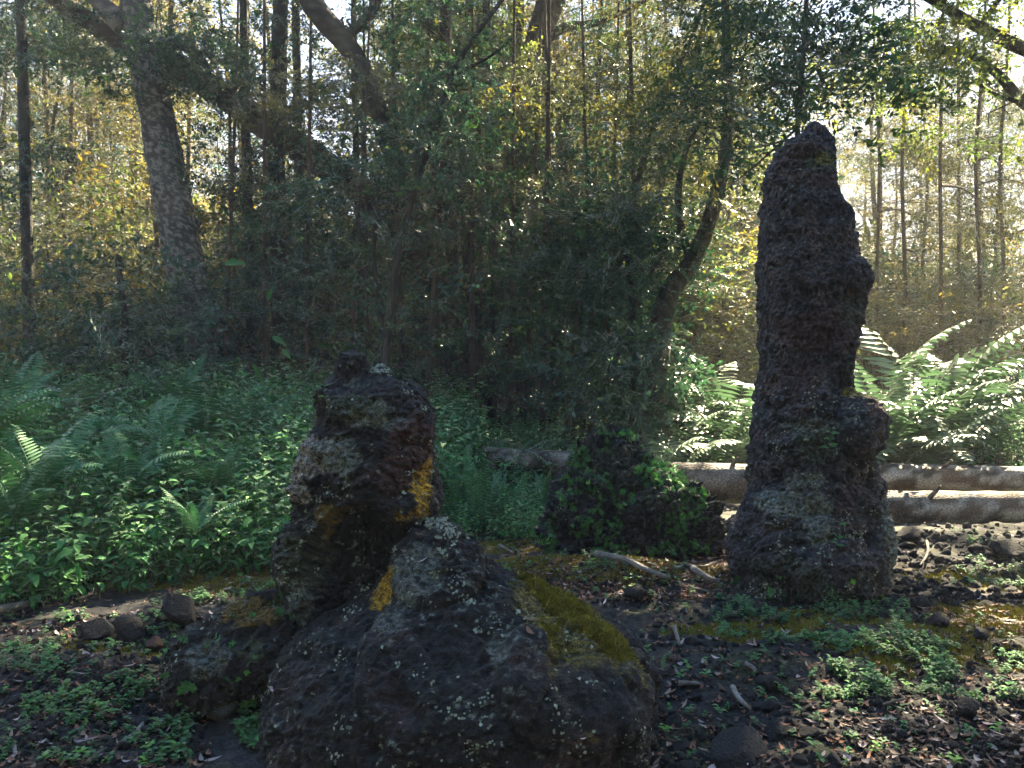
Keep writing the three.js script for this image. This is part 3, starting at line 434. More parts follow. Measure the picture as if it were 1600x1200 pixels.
[[702, 12.8, 22, 'dark trunk straight above the mossy swell'], [724, 13.5, 10, 'thin reddish trunk catching light at centre'], [768, 12.6, 14, 'short dark trunk right of the thin reddish trunk'], [655, 14.5, 12, 'thin dark trunk behind the curved limb'], [560, 15, 11, 'thin trunk under the orange-lit end of the leaning trunk']].forEach(([x, d, w, label]) =>
  tree('slender_tree', label, { d, category: 'tree', sides: 8, paint: barkPaint(0.06, 0.04, 0.032, 0.2), pts: [[x, 650, w * 1.2], [x + 4, 450, w], [x - 3, 250, w * 0.9], [x + rr(-8, 8), 0, w * 0.8], [x + rr(-10, 10), -260, w * 0.4]], clumps: [[x, 60, 0, 0.5, 50], [x + 20, 180, 0, 0.5, 50], [x + rr(-40, 40), 120, 0.5, 0.6, 60], [x - 30, 20, 0.5, 0.6, 60], ...high(x, d, 6, 10, 3, 1, 70)], mat: M.leafLime }));
[[545, 11.6], [575, 12.4], [628, 12.2], [668, 11.2], [688, 12], [738, 11], [752, 12.3], [798, 11.3], [822, 12.6], [848, 11], [872, 12.2], [928, 11.5], [948, 12.4], [1000, 12], [415, 12.2], [478, 12.2], [350, 12.4]].sort((a, b) => a[0] - b[0]).forEach(([x, d], i) => {
  const k = rr(-22, 30), w = rr(6, 10), where = x < 520 ? 'in the thicket left of the short lava tree' : x < 720 ? 'in the thicket above the short lava tree' : 'in the centre thicket above the overgrown mound';
  tree('thin_stem', `${['first', 'second', 'third', 'fourth', 'fifth', 'sixth', 'seventh', 'eighth', 'ninth'][i < 3 ? i : i < 7 ? i - 3 : i - 7] ?? 'last'} slim brown stem from the left ${where}`, { d, category: 'sapling', group: `slim bare stems ${where}`, sides: 7, paint: barkPaint(0.13, 0.08, 0.05, 0.25), pts: [[x, 660, w * 1.1], [x + k * 0.2, 520, w], [x + k * 0.6, 340, w * 0.85], [x + k, 150, w * 0.7], [x + k * 1.3, -60, w * 0.4]], clumps: [[x + k, 140, 0, 0.45, 26], [x + k * 0.7, 300, 0.2, 0.4, 18]], mat: M.leafOlive });
});
{ // a clump of thin stems
  [[884, 905, 'thin curved stem, leftmost of the stem clump behind the overgrown mound'], [892, 938, 'thin curved stem, second from left in the stem clump behind the overgrown mound'], [903, 960, 'thin curved stem, third from left in the stem clump behind the overgrown mound'], [912, 1010, 'thin curved stem leaning furthest right in the stem clump behind the overgrown mound']].forEach(([a, b, label]) =>
    tree('bent_stem', label, { d: 10.6, category: 'sapling', group: 'clump of thin stems', sides: 7, paint: barkPaint(0.14, 0.11, 0.06, 0.3), pts: [[a, 690, 11], [a + (b - a) * 0.25, 620, 9], [a + (b - a) * 0.6, 540, 8], [b, 440, 6], [b + (b - a) * 0.6, 350, 4]], clumps: [[b, 420, 0, 0.4, 50], [b + 15, 340, 0, 0.4, 50]], kinds: SP.flat }));
}
// dense dark understorey: bushy small trees with leaves down to the ground
reseed(31);
[['bushy dark tree against the base of the lichen-mottled trunk', 300, 13.9, 0.75, [[250, 470], [330, 500], [270, 540], [340, 590], [240, 590], [360, 430]]],
  ['bushy dark tree between the leaf-wrapped trunk and short lava tree', 450, 14.2, 0.75, [[400, 560], [470, 540], [420, 450], [500, 470], [460, 380], [390, 360], [530, 400], [500, 580]]],
  ['bushy dark tree right behind the top of the short lava tree', 590, 11.2, 0.8, [[560, 540], [620, 500], [560, 430], [640, 400], [600, 340], [520, 330], [660, 560], [650, 300]]],
  ['tall bushy dark tree at centre with glinting leaves', 740, 11.4, 0.85, [[720, 540], [780, 500], [700, 430], [780, 400], [750, 330], [830, 310], [700, 250], [800, 590], [720, 610]]],
  ['bushy tree with many glossy glinting leaves right of centre', 860, 11.6, 0.7, [[850, 420], [905, 370], [880, 460], [830, 480], [900, 520]]],
  ['low dusty shrub beside the base of the bent trunk', 985, 10.4, 0.45, [[960, 590], [1000, 560], [985, 620], [940, 620], [1010, 600], [960, 520]]],
  ['thin leafy shrub in front of the left sapling wood', 190, 11.2, 0.6, [[190, 520], [150, 480], [220, 460], [170, 570], [230, 560], [130, 540]]],
].forEach(([label, x, d, r, cl], k) => tree('understorey_tree', label, { d, category: k > 4 ? 'shrub' : 'small tree', sides: 8, paint: darkBark, pts: [[x, 660, 12], [x + 5, 500, 10], [x - 6, 400, 8], [x + 4, cl.reduce((m, c) => Math.min(m, c[1]), 640) - 40, 5]], clumps: cl.map(([a, b]) => [a, b, rr(-0.5, 0.7), r * rr(0.75, 1.2), k === 5 ? 45 : k === 4 ? 24 : k === 3 || k === 2 ? 25 : 36]), foliage: { squash: 0.75, shell: 0.5, scale: 1.4 }, mat: k === 4 || k === 5 || k === 3 ? M.leafGloss : M.leaf }));

// ---------------------------------------------------------------- the sapling wood behind, tree by tree
reseed(41);
const proto = [];
for (let k = 0; k < 7; k++) {
  const t = new THREE.Group(), H = rr(8, 12.5), bend = rr(-0.5, 0.5), gold_ = k % 3 !== 0, flatK = k > 4;
  const pts = [0, 0.2, 0.4, 0.6, 0.8, 1].map((s) => V(bend * s * s + rr(-0.1, 0.1), s * H, rr(-0.15, 0.15))); pts[0].set(0, -0.25, 0);
  const paint = barkPaint(0.1, 0.07, 0.045, 0.3), r = rr(0.04, 0.075);
  part('trunk', tube(pts, [r * 1.2, r, r * 0.8, r * 0.5, r * 0.2], { sides: 7, seg: 22, paint }), M.bark, t);
  const list = [], tw = [], n = 15;
  for (let i = 0; i < n; i++) {
    const s = lerp(0.16, 1, Math.pow(i / n, 0.8)), from = V(bend * s * s, s * H, 0), a = rr(0, 6.28), L = lerp(1.3, 0.7, s) * rr(0.5, 1.1), to = from.clone().add(V(Math.cos(a) * L, rr(0.1, 0.7), Math.sin(a) * L));
    branchTo(tw, from, to, 0.012, paint); clump(list, to, rr(0.45, 0.8) * (s > 0.5 ? 1.25 : 0.8), s > 0.45 ? 17 : 8, { squash: flatK ? 0.2 : 0.55, shell: 0.5, scale: 1.0 });
  }
  part('branches', mergeGeometries(tw), M.bark, t).userData.kind = 'stuff';
  foliage(list, flatK ? SP.flat : SP.far, gold_ ? M.leafGold : M.leaf, t);  // golden crowns carry the backlight in their leaf colour
  proto.push(t);
}
const zone = (x) => x < 60 ? 'at the left edge' : x < 250 ? 'left of the lichen-mottled trunk' : x < 430 ? 'between the lichen-mottled and leaf-wrapped trunks' : x < 600 ? 'under the sky gap' : x < 860 ? 'behind the forked trunk' : x < 1180 ? 'between the bent trunk and the tall lava tree' : x < 1400 ? 'right behind the tall lava tree' : 'in the bright wood at right';
const inOpening = (p) => openings.some((o) => { const dx = p.x - o.x, dz = p.z - o.z, t = dx * Math.sin(SUN_AZ) - dz * Math.cos(SUN_AZ), e = Math.abs(dx * Math.cos(SUN_AZ) + dz * Math.sin(SUN_AZ)), h = o.y + t * Math.tan(SUN_EL); return t > 0 && e < 1.4 && h > 1.5 && h < 12; });
function sapling(x, d, k, seen) {
  const p = P(x, 600, d); p.y = G(p.x, p.z) - 0.1;
  if (inOpening(p)) return;
  const t = proto[k].clone(); t.name = numbered('sapling'); scene.add(t); t.position.copy(p); t.rotation.y = rr(0, 6.28); t.scale.setScalar(rr(0.85, 1.2));
  const hue = [0, 3, 6].includes(k) ? 'dark-leaved' : 'golden-leaved';  // gold stands for sun on the leaves, painted in
  const dist = d < 19 ? 'nearer' : d < 27 ? 'middle-distance' : 'far hazy';
  const where = seen ? zone(x) : 'just outside the frame';
  tag(t, `${dist} thin ${hue} sapling ${where}`, 'sapling', `${dist} ${hue} saplings ${where}`);
}
for (let i = 0; i < 150; i++) {
  const x = -60 + (i + rnd()) / 150 * 1720, d = 15.5 + 24 * Math.pow(((i * 7) % 13 + rnd()) / 13, 1.15), right = x > 1170;
  if (right && rnd() < 0.4) continue;
  if (x > 430 && x < 590 || x > 294 && x < 346) continue;
  sapling(x, d, right ? (rnd() < 0.5 ? 5 : 6) : (i * 5 + Math.floor(rnd() * 3)) % 7, true);
}
for (let i = 0; i < 18; i++) { const x = rr(-60, 400), d = rr(15, 27); if (!(x > 294 && x < 346)) sapling(x, d, Math.floor(rr(0, 7)), true); }
for (let i = 0; i < 22; i++) sapling(rr(660, 1160), rr(16, 28), Math.floor(rr(0, 7)), true);
for (const [x, d] of [[1750, 14], [1700, 16], [1800, 15.5], [1900, 14], [1660, 17.5], [1850, 17], [1720, 19], [2000, 15], [2150, 12], [1950, 21], [2300, 16], [-150, 14], [-250, 18], [-120, 22]]) sapling(x, d, Math.floor(rr(0, 7)), false);

// the other side of the clearing: tall trees that keep most of the open sky off the lava
{
  reseed(45);
  const t = new THREE.Group(), list = [], tw = [];
  part('trunk', tube([V(0, -0.3, 0), V(0.1, 4, 0), V(-0.1, 8, 0.1), V(0.1, 12, 0)], [0.24, 0.2, 0.15, 0.05], { sides: 12, paint: darkBark }), M.bark, t);
  for (let i = 0; i < 34; i++) { const a = rr(0, 6.28), h = rr(1.5, 12), L = rr(0.8, 3), to = V(Math.cos(a) * L, h, Math.sin(a) * L); branchTo(tw, V(0, Math.max(1, h - 1), 0), to, 0.04, darkBark); clump(list, to, rr(0.9, 1.5), 45, { scale: 1.9, shell: 0.5 }); }
  part('branches', mergeGeometries(tw), M.bark, t).userData.kind = 'stuff'; foliage(list, SP.big, M.leaf, t);
  [[-9, 1], [-6.5, 5.5], [-2.5, 7.5], [2, 7], [6, 6], [9, 2], [-11, -4.5], [10.5, -3.5], [0, 11], [-5, 11]].forEach(([x, z], i) => {
    const c = i ? t.clone() : t; c.name = numbered('canopy_tree'); scene.add(c); c.position.set(x, 0, z); c.rotation.y = i * 1.7; c.scale.setScalar(rr(0.9, 1.2));
    tag(c, 'tall leafy tree on the near side of the clearing, outside the picture', 'tree', 'trees around the near side of the clearing');
  });
}
// low growth deeper in the wood, backlight put into its lime and golden leaf colours
{
  reseed(47);
  const kinds = [[M.leafLime, 'lime green'], [M.leafGold, 'golden'], [M.leafOlive, 'olive'], [M.leaf, 'dark green']].map(([m, hue]) => {
    const t = new THREE.Group(), list = [], tw = [];
    part('stem', tube([V(0, -0.2, 0), V(0.05, 0.8, 0.03), V(-0.05, 1.8, 0)], [0.025, 0.018, 0.006], { sides: 6, paint: brownBark }), M.bark, t);
    for (let i = 0; i < 13; i++) { const a = rr(0, 6.28), h = rr(0.2, 2.3), L = rr(0.2, 1), to = V(Math.cos(a) * L, h, Math.sin(a) * L); branchTo(tw, V(0, Math.min(1.6, h * 0.7), 0), to, 0.01, brownBark); clump(list, to, rr(0.35, 0.6), 26, { squash: 0.6, shell: 0.5 }); }
    part('branches', mergeGeometries(tw), M.bark, t).userData.kind = 'stuff'; foliage(list, SP.far, m, t, 'foliage'); return [t, hue];
  });
  for (let i = 0; i < 130; i++) {
    const x = -40 + (i + rnd()) / 130 * 1680, d = 13.6 + 17 * ((i * 5) % 9 + rnd()) / 9, right = x > 1180; if (right && rnd() < 0.45) continue;
    const [proto_, hue] = kinds[right ? [2, 1, 2, 3][i % 4] : x < 300 ? [1, 0, 1, 2][i % 4] : [0, 1, 3, 0, 2][i % 5]], p = P(x, 600, d), c = proto_.clone(); p.y = G(p.x, p.z) - 0.05;
    c.name = numbered('shrub'); scene.add(c); c.position.copy(p); c.rotation.y = rr(0, 6.28); c.scale.setScalar(rr(0.8, 1.6) * (d > 19 ? 1.45 : 1));
    const far_ = d < 20 ? 'nearer' : 'farther'; tag(c, `${far_} ${hue} shrub ${zone(x)}`, 'shrub', `${far_} ${hue} shrubs ${zone(x)}`);
  }
}
// ---------------------------------------------------------------- logs, sticks, branches
reseed(51);
const logPaint = (li) => (c, p, t, a) => { c.setRGB(0.15, 0.11, 0.085); const n = fbm(p.x * 4, p.y * 6, p.z * 6, 4), s = noise(p.x * 4, p.y * 9, p.z * 9) + 0.4 * noise(p.x * 13, p.y * 21, p.z * 21); c.multiplyScalar(1 + 1.2 * n); if (s > -0.15) c.lerp(color(0.62, 0.6, 0.58), clamp((s + 0.1) * 3.5, 0, 1) * li); if (n < -0.06) c.lerp(color(0.03, 0.025, 0.02), clamp((-0.06 - n) * 7, 0, 0.9)); };
function log(label, pts, dias, li) { // pts [px, py, d] of the axis
  const l = pts.map((p) => P(...p)), mid = l[0].clone().lerp(l[l.length - 1], 0.5), t = thing('fallen_log', label, 'log', mid);
  const g = tube(l, dias.map((x) => x / 2), { sides: 20, step: 0.05, paint: logPaint(li), wob: 0.08 }); g.translate(-mid.x, -mid.y, -mid.z); part('log', g, M.deadwood, t);
  const k = P(pts[1][0] + 40, pts[1][1], pts[1][2]).sub(mid), s = tube([k, k.clone().add(V(0.06, dias[0] * 0.5, 0.12)), k.clone().add(V(0.1, dias[0] * 0.72, 0.16))], [0.03, 0.022, 0.014], { sides: 7, paint: logPaint(li) }); part('broken_branch', s, M.deadwood, t);
}
log('upper fallen log with white-flecked bark at right edge', [[1270, 744, 9.3], [1420, 746, 9.2], [1560, 750, 9.1], [1720, 754, 9.0]], [0.27, 0.27, 0.28, 0.28], 0.9);
log('lower fallen log, whiter on top, lying in front of the upper one', [[1255, 792, 8.3], [1400, 793, 8.35], [1560, 794, 8.4], [1700, 796, 8.4]], [0.31, 0.31, 0.31, 0.32], 0.95);
log('brown fallen log running behind the tall lava tree on its left', [[1000, 748, 8.7], [1090, 752, 8.6], [1180, 757, 8.5], [1262, 762, 8.4]], [0.34, 0.36, 0.37, 0.37], 0.35);
log('grey fallen log behind the sword fern and overgrown mound', [[700, 710, 9.8], [790, 718, 9.6], [880, 724, 9.4], [960, 730, 9.3]], [0.2, 0.24, 0.27, 0.27], 0.6);
const onGround = (px, py) => { const o = V(0, EYE, 0), dir = P(px, py, 1).sub(o); let s = 1.5; for (; s < 40; s += 0.015) { const y = o.y + dir.y * s; if (y < G(dir.x * s, dir.z * s)) break; } const p = o.addScaledVector(dir, s); p.y = G(p.x, p.z); return p; };
const stickPaint = (r, g, b) => (c, p) => { c.setRGB(r, g, b).multiplyScalar(1 + fbm(p.x * 12, p.y * 12, p.z * 12, 3)); };
function stick(name, label, px, r, lift = 0.02, rgb = [0.4, 0.37, 0.36]) {
  const l = px.map(([x, y]) => { const p = onGround(x, y); p.y += lift + r; return p; }), o = l[0].clone(), t = thing(name, label, name.replace('_', ' '), o);
  const g = tube(l, [r, r * 0.9, r * 0.8, r * 0.5], { sides: 8, step: 0.03, paint: stickPaint(...rgb), wob: 0.2 }); g.translate(-o.x, -o.y, -o.z); part('wood', g, M.deadwood, t);
  return t;
}
stick('fallen_branch', 'long pale fallen branch on the brown litter left of the tall lava tree', [[930, 876], [975, 886], [1010, 900], [1046, 914]], 0.024);
stick('fallen_branch', 'forked grey branch touching the left foot of the tall lava tree', [[1082, 898], [1098, 908], [1108, 914], [1124, 918]], 0.022);
stick('dead_stick', 'short twig lying below the forked grey branch', [[1080, 926], [1095, 928], [1108, 931]], 0.008);
stick('dead_stick', 'thin twig above the forked grey branch', [[1066, 889], [1090, 892], [1120, 884]], 0.009);
stick('dead_stick', 'white bent stick on the dark rubble at lower right', [[1144, 1088], [1150, 1102], [1160, 1114], [1172, 1124]], 0.013, 0.03, [0.6, 0.57, 0.55]);
stick('dead_stick', 'white curved stick below the fallen logs', [[1448, 854], [1450, 866], [1446, 880], [1438, 892]], 0.011, 0.03, [0.55, 0.5, 0.47]);
stick('dead_stick', 'dark slanted stick between the short lava tree and overgrown mound', [[712, 828], [740, 812], [776, 794]], 0.017, 0.05, [0.16, 0.13, 0.11]);
stick('dead_stick', 'pale stick on the ground beside the orange leaf right of the mound', [[1054, 990], [1058, 1004], [1062, 1018]], 0.012, 0.02, [0.5, 0.44, 0.4]);
stick('dead_stick', 'pale flat stick right of the front lava mound', [[1060, 1080], [1085, 1079], [1096, 1082]], 0.011, 0.02, [0.5, 0.47, 0.45]);
stick('dead_stick', 'pale stick on moss in front of the tall lava tree', [[1164, 1048], [1174, 1054], [1182, 1060]], 0.011, 0.02, [0.5, 0.47, 0.48]);
stick('dead_stick', 'thin grey stick on the moss at lower right', [[1380, 1112], [1400, 1107], [1416, 1105]], 0.006, 0.02, [0.45, 0.4, 0.36]);
stick('fallen_branch', 'half-rotten pale branch at the left edge below the herbs', [[-40, 985], [0, 972], [22, 966], [46, 958]], 0.034, 0.03, [0.2, 0.19, 0.15]);
stick('dead_stick', 'small pale chip of wood at lower left', [[214, 1156], [220, 1148], [224, 1140]], 0.01, 0.02, [0.55, 0.53, 0.5]);
stick('dead_stick', 'pale stem lying at the bottom edge at lower left', [[136, 1204], [150, 1192], [166, 1182]], 0.009, 0.02, [0.35, 0.33, 0.28]);
stick('dead_stick', 'thin light twig below the herbs left of the short lava tree', [[372, 924], [396, 918], [424, 908]], 0.006, 0.03, [0.4, 0.3, 0.2]);
stick('dead_stick', 'short pale twig at the left end of the mossy swell', [[780, 858], [790, 864], [800, 870]], 0.012, 0.02, [0.5, 0.45, 0.42]);

// ---------------------------------------------------------------- lava stones
reseed(61);
function stoneGeo(s, detail) {
  const cuts = [...Array(11)].map(() => [V(rr(-1, 1), rr(-1, 1), rr(-1, 1)).normalize(), rr(0.4, 0.72)]); const g0 = new THREE.IcosahedronGeometry(1, detail); g0.deleteAttribute('uv'); g0.deleteAttribute('normal'); const g = mergeVertices(g0), a = g.attributes.position;
  for (let i = 0; i < a.count; i++) { const v = V(a.getX(i), a.getY(i), a.getZ(i)), u = v.clone(); const k = 0.8 + 0.45 * fbm(u.x * 1.1 + s, u.y * 1.1, u.z * 1.1, 2) + 0.22 * ridge(u.x * 2.4 + s, u.y * 2.4, u.z * 2.4, 3) + 0.07 * noise(u.x * 8, u.y * 8 + s, u.z * 8); v.multiplyScalar(k); for (const [n, c] of cuts) { const e = v.dot(n) - c; if (e > 0) v.addScaledVector(n, -e * 0.88); } v.y *= 0.75; a.setXYZ(i, v.x, v.y, v.z); }
  g.computeVertexNormals();
  const h = g.toNonIndexed(), p = h.attributes.position, w = []; const A = V(0, 0, 0), B = V(0, 0, 0), C = V(0, 0, 0);
  for (let i = 0; i < p.count; i += 3) { A.fromBufferAttribute(p, i); B.fromBufferAttribute(p, i + 1).sub(A); C.fromBufferAttribute(p, i + 2).sub(A); B.cross(C); const x = Math.abs(B.x), y = Math.abs(B.y), z = Math.abs(B.z); for (let k = 0; k < 3; k++) { A.fromBufferAttribute(p, i + k); if (x > y && x > z) w.push(A.y * 0.3, A.z * 0.3); else if (y > z) w.push(A.x * 0.3, A.z * 0.3); else w.push(A.x * 0.3, A.y * 0.3); } }
  h.setAttribute('uv', new THREE.Float32BufferAttribute(w, 2)); return h;
}
const stones = [0, 1, 2, 3, 4, 5].map((i) => stoneGeo(i * 7.3, 3)), bigStones = [0, 1].map((i) => stoneGeo(40 + i * 5.1, 5));
function stone(label, px, py, w, o = {}) {
  const p = onGround(px, py), r = w / FOCAL * -p.z / 2, m = part('lava_stone', (w > 45 ? bigStones[Math.floor(rnd() * 2)] : stones[Math.floor(rnd() * 6)]), o.mat ?? M.stone, scene);
  m.position.copy(p); m.position.y += r * (o.lift ?? 0.25); m.scale.set(r * (o.sx ?? 1), r * (o.sy ?? 1), r * (o.sz ?? 1)); m.rotation.set(rr(-0.3, 0.3), rr(0, 6.28), rr(-0.3, 0.3)); return tag(m, label, 'stone', o.group);
}
stone('black cube-shaped lava stone near the lower right corner', 1508, 1118, 46, { lift: 0.6 });
stone('smaller dark stone right of the black cube-shaped one', 1566, 1124, 26, { lift: 0.4 });
stone('large pale-streaked lava block at the bottom edge right of the front mound', 1150, 1190, 110, { sy: 0.8 });
stone('grey lichen-covered stone tucked under the overhang of the front mound', 346, 1124, 50, { mat: M.greyStone, lift: 0.5, sy: 1.2 });
stone('reddish stone standing in a dark hollow left of the front mound', 244, 1020, 34, { mat: M.redStone, lift: 0.7, sy: 1.5 });
stone('jagged dark lava block left of the reddish stone', 196, 1000, 60, { lift: 0.5, sy: 1.2 });
stone('mossy dark lava block farthest left in the block row', 150, 1000, 62, { lift: 0.4 });
stone('pointed lava block right behind the reddish stone', 280, 975, 62, { lift: 0.6, sy: 1.5 });
stone('dark round stone at the end of the mossy swell', 990, 935, 40, { lift: 0.5 });
stone('dark stone on the right foot of the tall lava tree', 1464, 980, 40, { lift: 0.5 });
stone('dark stone on the yellow moss at the right edge', 1532, 1000, 34, { lift: 0.5 });
stone('dark lava lump among mossy ground in front of the tall lava tree', 1200, 1072, 42, { lift: 0.3 });
stone('bluish lava block at the right edge beneath the lower log', 1575, 872, 60, { lift: 0.4 });
stone('lava block directly below the lower log right of the tall lava tree', 1420, 846, 48, { lift: 0.4 });
const regions = [[1395, 1600, 836, 950, 46, 14, 34, 'dark lava stone in the rubble below the fallen logs'], [1040, 1330, 1110, 1200, 26, 16, 50, 'dark lava stone in the rubble right of the front mound'], [0, 300, 980, 1200, 40, 14, 42, 'dark lava stone in the mossy rubble at lower left'], [1330, 1600, 970, 1060, 22, 12, 26, 'dark lava stone scattered on the mossy rise at right'], [1330, 1600, 1120, 1200, 18, 12, 34, 'dark lava stone on the gritty patch at lower right'], [800, 1130, 840, 900, 16, 10, 22, 'dark lava stone on the brown litter between the lava trees'], [1020, 1180, 960, 1100, 20, 12, 30, 'dark lava stone beside the right flank of the front mound'], [1180, 1420, 980, 1080, 14, 12, 26, 'dark lava stone on the ground before the tall lava tree']];
for (const [x0, x1, y0, y1, n, w0, w1, label] of regions) for (let i = 0; i < n * 0.7; i++) stone(label, rr(x0, x1), rr(y0, y1), rr(w0, w1), { group: label.replace('stone', 'stones'), lift: rr(-0.25, 0.25), sy: rr(0.7, 1.1) });
{
  const list = [[], [], []], scatter = (x0, x1, y0, y1, n, s0, s1) => { for (let i = 0; i < n; i++) { const p = onGround(rr(x0, x1), rr(y0, y1)); list[i % 3].push({ p, q: eul(rr(0, 6), rr(0, 6), rr(0, 6)), s: rr(s0, s1), c: color(1, 1, 1).multiplyScalar(rr(0.6, 1.8)) }); } };
  scatter(1320, 1620, 1080, 1210, 700, 0.006, 0.022); scatter(-20, 320, 960, 1210, 700, 0.008, 0.035); scatter(1000, 1620, 940, 1210, 900, 0.006, 0.03); scatter(1380, 1620, 820, 950, 500, 0.01, 0.05); scatter(780, 1140, 830, 950, 400, 0.006, 0.03);
  list.forEach((l, i) => tag(copies('gravel', stones[i], M.stone, l, scene), 'small dark lava grit and pebbles strewn over the ground', 'gravel', 'lava grit', 'stuff'));
}
// ---------------------------------------------------------------- litter: dead leaves and chips
{
  const mk = (L, W, curl) => { const pos = [], idx = []; for (let i = 0; i <= 4; i++) { const t = i / 4, w = W * Math.sin(Math.PI * Math.min(0.96, t + 0.06)) / 2, y = curl * (t - 0.5) ** 2 * 4; pos.push(-w, y + curl * 0.3, -L * t, 0, y, -L * t, w, y + curl * 0.3, -L * t); } for (let i = 0; i < 4; i++) for (let j = 0; j < 2; j++) { const a = i * 3 + j; idx.push(a, a + 1, a + 3, a + 1, a + 4, a + 3); } return geoOf(pos, idx); };
  const gs = [mk(0.045, 0.02, 0.008), mk(0.06, 0.014, 0.004), mk(0.035, 0.024, 0.01)], lists = [[], [], []], cs = [color(1, 0.95, 1.05), color(0.9, 0.72, 0.6), color(0.55, 0.4, 0.3), color(1.3, 1.25, 1.3), color(0.4, 0.24, 0.16)];
  const put = (p) => lists[Math.floor(rnd() * 3)].push({ p, q: eul(rr(-0.4, 0.4), rr(0, 6.28), rr(-0.5, 0.5)), s: rr(0.5, 1.25), c: cs[Math.floor(rnd() * 5)].clone().multiplyScalar(rr(0.35, 1)) });
  const area = (x0, x1, y0, y1, n) => { for (let i = 0; i < n; i++) { const p = onGround(rr(x0, x1), rr(y0, y1)); p.y += 0.008; put(p); } };
  area(0, 330, 940, 1205, 520); area(1010, 1610, 960, 1205, 480); area(1320, 1610, 1110, 1205, 240); area(780, 1140, 830, 960, 420); area(1400, 1610, 820, 960, 200); area(280, 440, 890, 960, 120);
  for (let i = 0; i < 70; i++) { const s = nearMound.sample(); s.p.addScaledVector(s.n, 0.004); put(s.p); }
  const old = [color(0.6, 0.28, 0.18), color(0.4, 0.19, 0.12), color(0.5, 0.3, 0.2), color(0.2, 0.12, 0.09)];
  for (const [x0, x1, y0, y1, n] of [[800, 1140, 838, 940, 2600], [1400, 1620, 930, 1000, 350], [250, 440, 880, 940, 300], [1000, 1620, 940, 1205, 900], [-10, 330, 960, 1205, 500]]) for (let i = 0; i < n; i++) { const p = onGround(rr(x0, x1), rr(y0, y1)); p.y += 0.004; lists[i % 3].push({ p, q: eul(rr(-0.3, 0.3), rr(0, 6.28), rr(-0.3, 0.3)), s: rr(0.4, 1.2), c: old[i % 4].clone().multiplyScalar(rr(0.6, 1.3)) }); }
  lists.forEach((l, i) => tag(copies('leaf_litter', gs[i], M.litter, l, scene), 'pale and brown dead leaves and chips lying scattered on the ground', 'leaf litter', 'dead leaf litter', 'stuff'));
}

